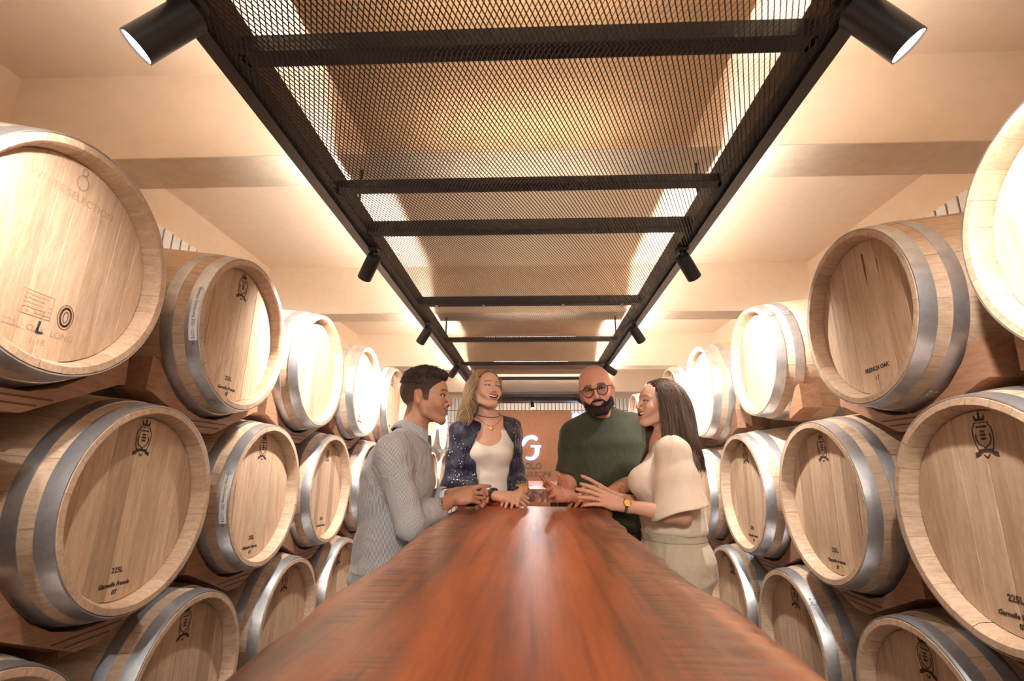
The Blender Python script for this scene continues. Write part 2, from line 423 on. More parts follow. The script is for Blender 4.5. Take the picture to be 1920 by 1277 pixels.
def hoop_mesh(x0, x1, seed=0):
    n = 72; V = []; Q = []; t = .0022
    pts = [(x0, prof(max(x0, 0))-.001), (x0, prof(max(x0, 0))+t), ((x0+x1)/2, prof((x0+x1)/2)+t+.0004), (x1, prof(x1)+t), (x1, prof(x1)-.001)]
    for (x_, r) in pts:
        for k in range(n): a = 2*PI*k/n; V.append((-x_, r*math.sin(a), r*math.cos(a)))
    for i in range(4):
        for k in range(n): Q.append((i*n+(k+1) % n, i*n+k, (i+1)*n+k, (i+1)*n+(k+1) % n))
    # overlap seam and two rivets
    base = len(V); a0 = 1.05+seed; da = .11
    rr = [prof(x0)+t+.0018, prof(x1)+t+.0018]; xx = [x0+.001, x1-.001]
    for j in range(5):
        a = a0+da*j/4
        for q in (0, 1): V.append((-xx[q], rr[q]*math.sin(a), rr[q]*math.cos(a)))
    for j in range(4): b = base+2*j; Q.append((b, b+1, b+3, b+2))
    for q in (.3, .7):
        xc = x0+(x1-x0)*q; r = prof(xc)+t+.001
        for jj, a in enumerate((a0+.03, a0+.085)):
            b = len(V); k6 = 6
            for ring, (rad, hh) in enumerate(((.0038, .0), (.003, .0022))):
                for k in range(k6):
                    th = 2*PI*k/k6; V.append((-(xc+rad*math.cos(th)), (r+hh)*math.sin(a+rad*math.sin(th)/r), (r+hh)*math.cos(a+rad*math.sin(th)/r)))
            for k in range(k6): Q.append((b+k, b+(k+1) % k6, b+k6+(k+1) % k6, b+k6+k))
            Q.append((b+6, b+7, b+8, b+9)); Q.append((b+9, b+10, b+11, b+6))
    me = mesh_quads('hoop', V, Q, True, M_steel)
    bm = bmesh.new(); bm.from_mesh(me)
    for e in bm.edges:
        if len(e.link_faces) == 2 and e.calc_face_angle(0) > .6: e.smooth = False
    bm.to_mesh(me); bm.free(); return me
HP = [(.0015, .044), (.080, .118), (.300, .342), (.608, .650), (.832, .870), (.906, .9485)]
HOOPS = [[hoop_mesh(a, b, s) for (a, b) in HP] for s in (0, 2.0)]
# burnt marks (flat on the head), u = horizontal, v = up
def flat(mb, poly, x0=-.0404, x1=-.0398): mb.prism(poly, 0, x0, x1)
def stroke(mb, pts, w, closed=False):
    n = len(pts); rng = range(n if closed else n-1)
    for i in rng:
        a = Vector(pts[i]); b = Vector(pts[(i+1) % n]); d = (b-a).normalized(); p = Vector((-d.y, d.x))*w/2; a = a-d*w*.3; b = b+d*w*.3
        flat(mb, [tuple(a-p), tuple(b-p), tuple(b+p), tuple(a+p)])
def crest(mat, kind=0):
    mb = MB(); s = 1.0
    # crown
    flat(mb, [(-.011, .036), (.011, .036), (.012, .042), (-.012, .042)])
    for cx, h, w_, tl in ((-.0095, .053, .0035, -.003), (0, .058, .004, 0), (.0095, .053, .0035, .003)):
        flat(mb, [(cx-w_, .041), (cx+w_, .041), (cx+tl, h)])
    flat(mb, [(-.003, .052), (0, .049), (.003, .052), (0, .060)])
    # shield outline
    sh = [(-.016, .032), (-.018, .024), (-.0225, .019), (-.0235, 0), (-.021, -.02), (-.017, -.033), (.017, -.033), (.021, -.02), (.0235, 0), (.0225, .019), (.018, .024), (.016, .032)]
    stroke(mb, sh, .0022, True)
    for i in range(6): flat(mb, [(-.0115+i*.0042, .0195), (-.0085+i*.0042, .0195), (-.0085+i*.0042, .0245), (-.0115+i*.0042, .0245)])
    # tub with hoops
    for z0, z1, w_ in ((.008, .013, .0055), (-.001, .005, .0065), (-.010, -.004, .006)):
        flat(mb, [(-w_, z0), (w_, z0), (w_, z1), (-w_, z1)])
    for sx in (-1, 1):
        stroke(mb, [(sx*.0165, .004), (sx*.0175, -.008), (sx*.0125, -.02), (0, -.029)], .0028)
    # ribbon
    flat(mb, [(-.018, -.044), (0, -.038), (.018, -.044), (.018, -.033), (0, -.0305), (-.018, -.033)])
    for sx in (-1, 1): flat(mb, [(sx*.027, -.052), (sx*.014, -.046), (sx*.014, -.036), (sx*.027, -.040)])
    stroke(mb, [(-.006, -.046), (0, -.053), (.006, -.046)], .003)
    mb.V = [(v[0], v[1]*1.22, v[2]) for v in mb.V]
    return mb.mesh('crest_stamp', mat)
CREST = crest(M_burn)
def small_crest():
    mb = MB()
    for i, (w_, h) in enumerate(((.004, .045), (.004, .05), (.004, .045))):
        cx = (i-1)*.011; flat(mb, [(cx-w_, .0), (cx+w_, .0), (cx+w_*.6, h), (cx-w_*.6, h)])
    flat(mb, [(-.02, -.006), (.02, -.006), (.02, -.001), (-.02, -.001)])
    for i in range(8): flat(mb, [(-.027+i*.0072, -.017), (-.022+i*.0072, -.017), (-.022+i*.0072, -.010), (-.027+i*.0072, -.010)])
    return mb.mesh('tower_stamp', M_burn_brown)
TOWER = small_crest()
def head_text(s, size, mat, shear=0, bold=0, tilt=0):
    me = text_mesh(s, size, .0003, mat, shear, 1.0, bold)
    c, s_ = math.cos(tilt), math.sin(tilt)
    return map_mesh(me, lambda a: np.stack([a[:, 2]-.0401, a[:, 0]*c-a[:, 1]*s_, a[:, 0]*s_+a[:, 1]*c], 1))
T225 = head_text('225L', .021, M_burn, bold=.0005)
TNAME = head_text('Garnelle Francia', .0165, M_burn, .25, .0004)
T07 = head_text('07', .0165, M_burn, .1, .0006)
TOAK = head_text('FRENCH OAK', .019, M_ink, .1, .0005, .03)
TLT = head_text('LT', .017, M_ink, .3, 0, .03)

# barrel positions: side, row, list of (name in the row, Y, X of the head)
ROWZ = {'T': CAMZ+.50, 'M': CAMZ-.11, 'B': CAMZ-.718}
BAR = {('L', 'T'): ([1.115, 1.858, 2.585, 3.32, 4.05, 4.79, 5.52, 6.25], -1.108),
       ('L', 'M'): ([.78, 1.524, 2.235, 2.95, 3.68, 4.42, 5.15, 5.88, 6.61], -1.140),
       ('L', 'B'): ([1.17, 1.895, 2.612, 3.305, 4.05, 4.79, 5.52, 6.25], -1.158),
       ('R', 'T'): ([.93, 1.675, 2.61, 3.35, 4.06, 4.80, 5.53], 1.075),
       ('R', 'M'): ([1.316, 2.042, 2.775, 3.49, 4.43, 5.17, 5.90], 1.063),
       ('R', 'B'): ([.97, 1.698, 2.452, 3.16, 4.06, 4.80, 5.53], 1.078)}
ROWN = {'T': 'top', 'M': 'middle', 'B': 'bottom'}
ORD = ['nearest', 'second', 'third', 'fourth', 'fifth', 'sixth', 'seventh', 'eighth', 'ninth']
MARKS = {('L', 'T', 0): 'white', ('L', 'T', 2): 'none', ('L', 'T', 3): 'tower', ('L', 'M', 2+1): 'tower', ('R', 'T', 1): 'oak', ('R', 'T', 2): 'none', ('R', 'T', 0): 'none', ('R', 'T', 3): 'none'}
SEEN = {('L', 'T', 0): 'pale oak barrel with faded oval stamps, nearest in the top row of the left stack',
        ('L', 'T', 1): 'oak barrel with a paper label on its hoop, second in the left top row',
        ('L', 'T', 2): 'brightly lit plain-headed oak barrel, third in the top row on the left',
        ('L', 'T', 3): 'oak barrel with a small brown tower stamp, fourth in the top row on the left',
        ('L', 'M', 1): 'large oak barrel with a crowned crest, left middle row, above the lower left corner',
        ('L', 'M', 2): 'crested oak barrel with a paper label on its hoop, left middle row',
        ('R', 'T', 0): 'pale plain oak barrel cut by the right edge of the photo, top row',
        ('R', 'T', 1): 'oak barrel handwritten FRENCH OAK with two dark drip stains, right top row',
        ('R', 'T', 2): 'brightly lit plain-headed oak barrel, third in the top row on the right',
        ('R', 'M', 0): 'largest oak barrel, crowned crest, cut by the right edge in the middle row'}
FAR_STAVES = None
def joined_staves():
    V = []; Q = []
    for w_ in (STV,):
        pass
    n = 52; xs = [(.045, .258), (.004, .267), (0, .270), (0, R_END-.002)]+[(x_, prof(x_)) for x_ in (.06, .14, .26, .38, .475, .57, .69, .81, .89)]+[(.95, R_END-.002), (.95, .270), (.905, .258)]
    for (x_, r) in xs:
        for k in range(n): a = 2*PI*k/n; V.append((-x_, r*math.sin(a), r*math.cos(a)))
    for i in range(len(xs)-1):
        for k in range(n): Q.append((i*n+(k+1) % n, i*n+k, (i+1)*n+k, (i+1)*n+(k+1) % n))
    return mesh_quads('staves', V, Q, True, M_stave)
FARST = joined_staves()
def label_part(root, rot, a0, hoopi, text):
    "curved paper sticker on the chime hoop, reading upwards"
    n = 8; x0, x1 = .006, .031; hh = .175; V = []; F = []
    for k in range(n+1):
        a = a0+(hh/.293)*(k/n-.5)
        for x_ in (x0, x1): r = prof(x_)+.0034; V.append((-x_, r*math.sin(a), r*math.cos(a)))
    for k in range(n): F.append((2*k, 2*k+1, 2*k+3, 2*k+2))
    p = link('paper_label', mesh_np('paper_label', V, F, False, M_paper), root, label='white printed paper label'); p.location = rot[0]
    me = text_mesh(text, .0132, .0, M_ink, 0, .97)
    def fn(a):
        ang = a0-a[:, 0]/.296*SGN[0]; xx = (x0+x1)/2-a[:, 1]*SGN[0]; r = np.array([prof(v) for v in xx])+.0038
        return np.stack([-xx, r*np.sin(ang), r*np.cos(ang)], 1)
    SGN[0] = 1; map_mesh(me, fn)
    link('lettering', me, p)
SGN = [1]
def barrel(side, row, k, Y, X):
    z = ROWZ[row]; lab = SEEN.get((side, row, k), '%s oak barrel in the %s row of the %s stack' % (ORD[k], ROWN[row], 'left' if side == 'L' else 'right')+(''))
    dx = random.uniform(-.006, .006)
    root = empty('wine_barrel', (X+dx, Y, z-R_BELLY), lab, 'barrel', 'oak barrels in the %s stack' % ('left' if side == 'L' else 'right'))
    if side == 'R': root.rotation_euler = (0, 0, PI)
    if (side, row, k) == ('R', 'T', 2): root.scale = (1, .955, .955); root.location.z += .062; root.location.x += .04
    if (side, row, k) == ('R', 'M', 3): root.scale = (1, .90, .90); root.location.z += .004
    c = (0, 0, R_BELLY); rnd = random.Random(hash((side == 'L', ord(row), k)) & 0xffff)
    roll0 = math.radians(rnd.uniform(-3, 3))
    if k < 5:
        a = rnd.uniform(0, 6.28)
        for i in ORDERS[rnd.randrange(4)]:
            w_ = WS[i]; o = link('stave', STV[i], root); o.location = c
            f = 1+rnd.uniform(-.0018, .0018); o.scale = (1, f, f)
            o.rotation_euler = (-(a+w_/2), 0, 0); a += w_
        l = link('inner_wall', LINER, root); l.location = c
    else:
        o = link('staves', FARST, root); o.location = c
    for me in HEADS[rnd.randrange(3)]:
        o = link('head_board', me, root); o.location = (-.006, 0, R_BELLY); o.rotation_euler = (roll0, 0, 0)
        if k < 4: continue
    hs = HOOPS[rnd.randrange(2)]
    for j, me in enumerate(hs):
        o = link('hoop', me, root); o.location = c
        o.rotation_euler = (rnd.uniform(-.5, .5), 0, 0)
    mk = MARKS.get((side, row, k), 'crest')
    rollm = math.radians(-1.5 if side == 'L' else 1.0)
    def mark(name, me, u, v, label=None):
        o = link(name, me, root, label=label); o.rotation_euler = (rollm, 0, 0); o.location = (-.006, u*math.cos(rollm)-v*math.sin(rollm), R_BELLY+v*math.cos(rollm)+u*math.sin(rollm)); return o
    if k < 6:
        if mk == 'crest':
            mark('crest_stamp', CREST, -.01 if side == 'L' else .005, .195, 'burnt crest with a crown over a tub')
            mark('lettering', T225, -.01, -.175); mark('lettering', TNAME, -.012, -.205 if 0 else -.212); mark('lettering', T07, -.008, -.233)
        elif mk == 'tower':
            mark('tower_stamp', TOWER, .0, .165); mark('lettering', T225, 0, -.165); mark('lettering', TNAME, -.002, -.2)
        elif mk == 'oak':
            mark('lettering', TOAK, 0, -.175, 'handwritten FRENCH OAK'); mark('lettering', TLT, -.005, -.205)
            mb = MB(); flat(mb, [(-.004, .215), (.004, .215), (.006, .16), (.001, .10), (-.003, .15)]); flat(mb, [(.062, .17), (.067, .17), (.065, .12)])
            mark('drip_stain', mb.mesh('drip_stain', M_burn_brown), .03, 0, 'two dark drip stains')
    return root, c, rollm, mark
BROOTS = {}
for (side, row), (ys, X) in BAR.items():
    for k, y in enumerate(ys):
        BROOTS[(side, row, k)] = barrel(side, row, k, y, X)
# paper labels, stamps
for key in (('L', 'T', 1), ('L', 'M', 2)):
    root, c, rm, mark = BROOTS[key]
    label_part(root, [c], -PI/2-.02, 0, 'Giuseppe Chardonnay 2021 - LOTE 1A')
root, c, rm, mark = BROOTS[('L', 'T', 0)]
mark('lettering', head_text('WHITE SELECTION', .028, M_burn_soft), -.01, .165)
mb = MB()
for i in range(16):
    a = 2*PI*i/16; b = 2*PI*(i+1)/16
    stroke(mb, [(.016*math.cos(a), .02*math.sin(a)), (.016*math.cos(b), .02*math.sin(b))], .0035)
    stroke(mb, [(.008*math.cos(a), .03+.010*math.sin(a)), (.008*math.cos(b), .03+.010*math.sin(b))], .002)
mark('oval_stamp', mb.mesh('oval_stamp', M_burn_soft), 0, .21)
mb = MB()
for i in range(5):
    for j in range(7):
        if random.random() < .8: flat(mb, [(-.06+j*.0105, -.02+i*.010), (-.052+j*.0105, -.02+i*.010), (-.052+j*.0105, -.0155+i*.010), (-.06+j*.0105, -.0155+i*.010)])
stroke(mb, [(-.066, -.026), (.012, -.026), (.012, .03), (-.066, .03)], .0014, True)
mark('text_block_stamp', mb.mesh('text_block_stamp', M_burn_soft), -.005, -.135)
mb = MB()
for rx, ry, w_ in ((.021, .031, .0018), (.014, .023, .0055), (.006, .014, .002)):
    for i in range(20):
        a = 2*PI*i/20; b = 2*PI*(i+1)/20
        stroke(mb, [(rx*math.cos(a), ry*math.sin(a)), (rx*math.cos(b), ry*math.sin(b))], w_)
mark('oval_stamp', mb.mesh('oval_stamp', M_burn_brown), .045, -.14)
mark('lettering', head_text('225L  OAK  LONG', .022, M_burn_soft), -.01, -.19)
mark('lettering', head_text('L', .04, M_ink, .1, .001), -.012, -.185, 'handwritten letter L')
mark('lettering', head_text('1-18', .022, M_burn_soft), -.01, -.218)

# ------------------------------------------------------------------ wooden cradles below every barrel
CRR = .3285
def cradle_profile():
    p = [(-.04, -.377), (.04, -.377), (.302, -.268), (.330, -.262), (.324, -.155), (.293, -.163)]
    for a in (50, 36, 22, 8, -8, -22, -36, -50): t = math.radians(a); p.append((CRR*math.sin(t), -CRR*math.cos(t)))
    p += [(-.293, -.163), (-.324, -.155), (-.330, -.262), (-.302, -.268)]
    return p
def block_mesh(th, base=False):
    mb = MB(); p = cradle_profile()
    if base: p = [(-.335, -.471), (.335, -.471), (.335, -.30)] + p[3:-2] + [(-.330, -.262), (-.335, -.30)]
    mb.prism(p, 0, -th/2, th/2)
    return mb
def grooved(th, base=False):
    "plank with two routed grooves on the aisle face"
    mb = block_mesh(th, base)
    for z in (-.352, -.376):
        w_ = .15 if z > -.37 else .10
        mb.box(th/2-.001, th/2+.0, -w_, w_, z-.002, z+.002)
    me = mb.mesh('front_block', M_block); return me
CR_F = block_mesh(.085).mesh('front_block', M_block)
CR_FB = block_mesh(.085, True).mesh('front_block', M_block)
def chock_mesh(sx):
    p = [(.205, -.300), (.302, -.268), (.330, -.262), (.324, -.155), (.293, -.163)]+[(CRR*math.sin(math.radians(a)), -CRR*math.cos(math.radians(a))) for a in (56, 50, 44, 40)]
    return MB().prism([(sx*a, b) for a, b in p], 0, -.0425, .0425).mesh('chock', M_block)
CHOCKS = [chock_mesh(-1), chock_mesh(1)]
CR_RAIL = MB().box(-.62, 0, -.02, .02, -.018, .018, .002).mesh('side_rail', M_block)
M_groove = plain('painted_groove_shade', (.10, .04, .02), .9)
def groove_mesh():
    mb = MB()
    for z, w_ in ((-.338, .115), (-.356, .075)): mb.box(.0405, .0432, -w_, w_, z-.0022, z+.0022)  # dark bars on the face paint the shade inside routed grooves
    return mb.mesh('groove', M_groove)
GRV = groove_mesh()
for (side, row), (ys, X) in BAR.items():
    for k, y in enumerate(ys):
        z = ROWZ[row]
        lab = 'reddish timber cradle under the %s barrel of the %s row in the %s stack' % (ORD[k], ROWN[row], 'left' if side == 'L' else 'right')
        e = empty('barrel_cradle', (X, y, z-(.455 if row == 'B' else .405)), lab, 'rack', 'timber cradles in the %s stack' % ('left' if side == 'L' else 'right'))
        dz = .455 if row == 'B' else .405
        if side == 'R': e.rotation_euler = (0, 0, PI)
        me = CR_FB if row == 'B' else CR_F
        if row == 'B': e.location.z = z-.472; dz = .472
        if (side, row) == ('R', 'T') and k in (2, 3):
            for xx in (-.150, -.80):
                for cm in CHOCKS: o = link('chock', cm, e); o.location = (xx, 0, dz+(.03 if k == 2 else 0))
            continue
        for xx in (-.150, -.80):
            o = link('front_block' if xx > -.5 else 'rear_block', me, e); o.location = (xx, 0, dz)
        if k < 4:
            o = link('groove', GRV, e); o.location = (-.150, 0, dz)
        o = link('side_rail', CR_RAIL, e); o.location = (-.165, 0, dz-.383)

# ------------------------------------------------------------------ hanging steel frame with expanded metal
ZF = CAMZ+.95
FXL, FXR = -.766, .719
frm = empty('ceiling_frame', (0, 3.5, ZF), 'black steel frame with diamond mesh panels hung under the ceiling above the table', 'frame')
YE = 7.55
def fpart(name, mb, mat=M_frame, **kw):
    for i, v in enumerate(mb.V): mb.V[i] = (v[0], v[1]-3.5, v[2]-ZF)
    return link(name, mb.mesh(name, mat), frm, **kw)
for x0, s in ((FXL, 1), (FXR, -1)):
    a, b = sorted((x0, x0+s*.038)); mb = MB().box(a, b, -1.6, YE, ZF, ZF+.004)      # lower flange
    a, b = sorted((x0, x0+s*.004)); mb.box(a, b, -1.6, YE, ZF+.004, ZF+.05)
    fpart('rail', mb)
    a, b = sorted((x0+s*.018, x0+s*.078)); c_, d_ = sorted((x0+s*.003, x0+s*.020)); fpart('rail_tube', MB().box(a, b, -1.6, YE, ZF+.012, ZF+.092, .002).box(c_, d_, -1.6, YE, ZF+.088, ZF+.0925))  # second box: lip added over the strip to keep its light outward
BARY = [-1.25, -.35, .43, 1.0, 1.60, 1.945, 2.915, 3.815, 4.745, 5.56, 6.9]
for i, y in enumerate(BARY):
    h = .05 if i in (3, 5, 6) else .03
    fpart('crossbar', MB().box(FXL+.06, FXR-.06, y-.025, y+.025, ZF+.012, ZF+.012+h, .002))
fpart('end_bar', MB().box(FXL, FXR, YE-.3, YE, ZF+.0, ZF+.06, .004), label='wide dark end plate')
mb = MB()
for x_ in (-.585, -.30, .18, .53): mb.tube([(x_, 2.90, ZF+.005), (x_, 2.90, ZF-.004)], .011, 10)
for i in range(4):
    q = MB().tube([((-.585, -.30, .18, .53)[i], 2.905, ZF+.012), ((-.585, -.30, .18, .53)[i], 2.905, ZF-.005)], .010, 10)
    fpart('bolt', q, plain('zinc_bolt', (.4, .37, .35), .4, .8) if i == 0 else bpy.data.materials['zinc_bolt'])
for x_ in (FXL+.05, FXR-.05):
    for y in (-.31, 1.86, 3.99, 6.16): fpart('hanger_rod', MB().tube([(x_, y, ZF+.06), (x_, y, ZB-.005)], .006, 8))
def diamond_mesh(x0, x1, y0, y1, sw=.0128, lw=.030, w=.0027, dz=.0016):
    "flattened expanded metal: every strand a thin tilted ribbon"
    nx = int(round((x1-x0)/sw)); ny = int(round((y1-y0)/(lw/2)))
    sw = (x1-x0)/nx; hy = (y1-y0)/ny
    V = []; Q = []
    # zigzag columns: between row j and j+1, strand from (i or i+.5) to the other
    I, J = np.meshgrid(np.arange(nx+1), np.arange(ny), indexing='ij'); I = I.ravel().astype(float); J = J.ravel().astype(float)
    par = (J % 2)*.5
    for sgn in (-1, 1):
        xa = x0+(I+par)*sw; xb = x0+(I+par+sgn*.5)*sw; ya = y0+J*hy; yb = ya+hy
        ok = (xa >= x0-1e-6) & (xa <= x1+1e-6) & (xb >= x0-1e-6) & (xb <= x1+1e-6)
        xa, xb, ya_, yb_ = xa[ok], xb[ok], ya[ok], yb[ok]; n = len(xa)
        L = np.hypot(sw/2, hy); px_ = hy/L*w/2; py_ = -sgn*(sw/2)/L*w/2
        q = np.stack([np.stack([xa-px_, ya_-py_, np.full(n, -dz/2)], 1), np.stack([xa+px_, ya_+py_, np.full(n, dz/2)], 1),
                      np.stack([xb+px_, yb_+py_, np.full(n, dz/2)], 1), np.stack([xb-px_, yb_-py_, np.full(n, -dz/2)], 1)], 1)
        q2 = q.copy(); q2[:, :, 2] -= .0009
        b = len(V)*1
        base = sum(len(v) for v in V)
        V.append(q2.reshape(-1, 3)); Q.append(base+np.arange(n*4).reshape(-1, 4))
    return mesh_quads('mesh_panel', np.concatenate(V), np.concatenate(Q), False, M_frame)
PY = [-1.55, .0, .98, 1.945, 2.93, 3.92, 4.91, 5.9, 6.9]
dm = {}
for i in range(len(PY)-1):
    a, b = PY[i], PY[i+1]; key = round(b-a, 2)
    if key not in dm: dm[key] = diamond_mesh(FXL+.03, FXR-.03, 0, b-a)
    o = link('mesh_panel', dm[key], frm); o.location = (0, a-3.5, .008); o['kind'] = 'stuff'
# LED strips lying on top of both rails, washing beams and ceiling
for sx, x0 in ((-1, FXL+.0095), (1, FXR-.0095)):
    fpart('led_strip', MB().box(x0-.006, x0+.006, -1.5, 7.3, ZF+.030, ZF+.038), M_strip, label='lit strip on top of the rail')
    for y in (-.9, .5, 1.9, 3.3, 4.7, 6.1):
        area_light('led_strip_light', (x0, y, ZF+.042), (PI, sx*math.radians(68), 0), .012, 1.38, STRIP_W*(.85 if y < 2.5 else 1.2 if y < 4 else 1.7), (1, .95, .88))

for i in (1, 2, 3, 4, 5, 6, 7, 8):  # fill strips added on the crossbars to brighten the boxing above
    y = BARY[i]; hz = ZF+.064 if i in (3, 5, 6) else ZF+.044
    fpart('led_strip', MB().box(-.38, .33, y-.006, y+.006, hz-.001, hz+.003), M_strip, label='added fill strip hidden on top of the crossbar')
    area_light('crossbar_fill_light', (-.025, y, hz+.006), (PI, 0, 0), .70, .012, CROSS_W*(.8 if i < 4 else 1.2), (1, .90, .76))
# ------------------------------------------------------------------ spot lamps on the rails
def lamp(base, d, label, size=1.0, power=1.0, lit=True, roll=0):
    base = Vector(base); d = Vector(d).normalized()
    root = empty('spot_lamp', base, label, 'lamp', 'black cylinder spot lamps on the ceiling frame')
    top = Vector((0, 0, -.034)); cyl0 = top-d*.012; R = .032*size; Ln = .122*size
    link('clamp', MB().box(-.022, .022, -.03, .03, -.006, .016, .003).mesh('clamp', M_black), root)
    link('stem', MB().tube([(0, 0, 0), (0, 0, -.02), tuple(top+d*.012)], [.007, .006, .006], 10).mesh('stem', M_black), root)
    a = d.orthogonal().normalized(); b = d.cross(a)
    def ring(t, r, n=32): return [cyl0+d*t+(a*math.cos(2*PI*k/n)+b*math.sin(2*PI*k/n))*r for k in range(n)]
    prof_ = [(0, 0.001), (0, R-.003), (.003, R), (Ln, R), (Ln, R-.0025), (Ln-.006, R-.004), (Ln-.02, .001)]
    V = []; F = []; n = 32
    for t, r in prof_: V += ring(t, r)
    for i in range(len(prof_)-1):
        for k in range(n): F.append((i*n+k, i*n+(k+1) % n, (i+1)*n+(k+1) % n, (i+1)*n+k))
    me = MB().add(V, F).mesh('lamp_body', M_black, True)
    try: me.set_sharp_from_angle(angle=.6)
    except Exception: pass
    link('lamp_body', me, root)
    V = ring(Ln-.004, R-.004)+ring(Ln-.003, R-.014)+ring(Ln-.003, .002); F = []
    for i in range(2):
        for k in range(n): F.append((i*n+k, i*n+(k+1) % n, (i+1)*n+(k+1) % n, (i+1)*n+k))
    F.append(tuple(2*n+k for k in range(n)))
    link('lens', MB().add(V, F).mesh('lens', M_lens), root, label='bright lens')
    l = bpy.data.lights.new('spot_light', 'SPOT'); l.energy = SPOT_W*power; l.spot_size = math.radians(152); l.spot_blend = .95; l.shadow_soft_size = .022; l.color = (1, .955, .905)
    lo = bpy.data.objects.new('spot_light', l); COL.objects.link(lo); lo.parent = root
    lo.location = cyl0+d*(Ln+.004); lo.rotation_euler = (-d).to_track_quat('Z', 'Y').to_euler()
    return root
zr = ZF-.0
LY = [.83, 2.09, 3.30, 4.62, 5.9]
LD = [(-.46, -.13, -.58), (-.42, .45, -.50), (-.42, .35, -.50), (-.42, .40, -.45), (-.45, .3, -.5)]
RD = [(.42, -.08, -.60), (.44, .40, -.50), (.42, .35, -.50), (.62, .3, -.35), (.45, .3, -.5)]
for i, y in enumerate(LY):
    lamp((-.715, y, zr), LD[i], '%s black spot lamp on the left rail of the ceiling frame' % ORD[i], 1.15 if i == 0 else 1, .45 if i == 0 else 1)
    lamp((.67, y+(.04 if i < 2 else 0), zr), RD[i], '%s black spot lamp on the right rail of the ceiling frame' % ORD[i], 1.15 if i == 0 else 1, .75 if i == 0 else 1)
lamp((-.02, YE-.3, zr), (.1, -.35, -.9), 'tiny spot lamp at the far end bar of the frame', .8, .5)
lamp((.62, 6.9, zr), (.75, -.2, -.5), 'small tilted spot lamp beyond the bald man', 1, .8)
# the same lamps further back, behind the camera
for y in (-.5,):
    lamp((-.715, y, zr), (-.45, .1, -.6), 'black spot lamp on the left rail, behind the photographer')
    lamp((.67, y, zr), (.45, .1, -.6), 'black spot lamp on the right rail, behind the photographer')

# ------------------------------------------------------------------ tables
ZTAB = CAMZ-.175
KT = .175/.185
def live_edge_top(name, left, right, th, ny=260, nx=64, seed=3, zt=ZTAB, hew=True):
    rnd = np.random.RandomState(seed); ys = np.linspace(left[0][0], left[-1][0], ny)
    xl = np.interp(ys, [p[0] for p in left], [p[1] for p in left]); xr = np.interp(ys, [p[0] for p in right], [p[1] for p in right])
    def wob(s, amp, sc): return sum(amp/(j+1)*np.sin(ys*sc*(1.7**j)+rnd.uniform(0, 6.28)) for j in range(4))
    xl = xl+wob(0, .004, 9); xr = xr+wob(1, .004, 11)
    V = []; E = []; Q = []
    u = np.linspace(0, 1, nx); u = u+.0*u
    cut_r = np.where(ys < 1.15, 1.0, 0.25)*(.5+.5*np.sin(ys*118+2*np.sin(ys*9)))**2
    for j, y in enumerate(ys):
        w_ = xr[j]-xl[j]
        for i in range(nx):
            x_ = xl[j]+w_*u[i]; dl = u[i]*w_; dr = (1-u[i])*w_
            z = zt-.010*np.exp(-dl/.018)-.012*np.exp(-dr/.018)
            z -= .0035*cut_r[j]*np.exp(-((dr-.03)/.035)**2) if hew else 0
            z -= .0012*np.sin(y*31+x_*22)*np.exp(-min(dl, dr)/.06)
            V.append((x_, y, z)); E.append(max(0, 1-min(dl, dr)/.17))
    for j in range(ny-1):
        for i in range(nx-1): a = j*nx+i; Q.append((a, a+1, a+nx+1, a+nx))
    # skirt and underside
    loop = [i for i in range(nx)]+[j*nx+nx-1 for j in range(1, ny)]+[(ny-1)*nx+i for i in range(nx-2, -1, -1)]+[j*nx for j in range(ny-2, 0, -1)]
    cx = 0; prev = loop
    for s, (dz, inn) in enumerate(((.02, -.004), (.045, .002), (th, .012))):
        b = len(V)
        for q in loop:
            x_, y, z = V[q]; sgn = np.sign(x_-(xl.mean()+xr.mean())/2); V.append((x_-sgn*inn, y, zt-dz)); E.append(.8)
        n = len(loop); cur = [b+i for i in range(n)]
        for i in range(n): Q.append((prev[i], cur[i], cur[(i+1) % n], prev[(i+1) % n]))
        prev = cur
    # underside: pair opposite border points
    n = len(prev); half = []
    lft = [prev[0]]+prev[n-(ny-2):][::-1]+[prev[nx-1+ny-1+nx-1]]
    rgt = [prev[nx-1+j] for j in range(ny)]
    for j in range(ny-1): Q.append((lft[j], lft[j+1], rgt[j+1], rgt[j]))
    me = mesh_quads(name, V, Q, True, M_table)
    at_ = me.attributes.new('edge', 'FLOAT', 'POINT'); at_.data.foreach_set('value', np.array(E, np.float32))
    bm = bmesh.new(); bm.from_mesh(me); bmesh.ops.recalc_face_normals(bm, faces=bm.faces); bm.to_mesh(me); bm.free()
    return me
Lf = [(.30, -.292), (.52, -.297), (.72, -.309), (1.06, -.318), (1.45, -.338), (1.79, -.361), (2.33, -.379), (2.60, -.383), (2.72, -.352)]
Rt = [(.30, .285), (.54, .287), (.72, .290), (1.0, .284), (1.54, .300), (1.90, .315), (2.30, .333), (2.60, .372), (2.72, .358)]
tb = empty('bar_table', (0, 1.5, 0), 'long high table with a varnished reddish-brown live-edge timber top down the aisle', 'table')
Lf = [(a*KT, b*KT) for a, b in Lf]; Rt = [(a*KT, b*KT) for a, b in Rt]
me = live_edge_top('tabletop', Lf, Rt, .075); o = link('tabletop', me, tb); o.location = (0, -1.5, 0)
M_leg = wood('dark_leg_timber', (.10, .04, .02), (.20, .09, .045), (8, 8, .9), .5)
for y in (-.75, .95):
    for sx in (-1, 1):
        link('leg', MB().box(sx*.2-.045, sx*.2+.045, y-.045, y+.045, 0, ZTAB-.073, .004).mesh('leg', M_leg), tb)
    link('crosspiece', MB().box(-.155, .155, y-.03, y+.03, .25, .33, .003).mesh('crosspiece', M_leg), tb)
t2 = empty('far_table', (0, 6.2, 0), 'second reddish timber table standing further down the aisle', 'table')
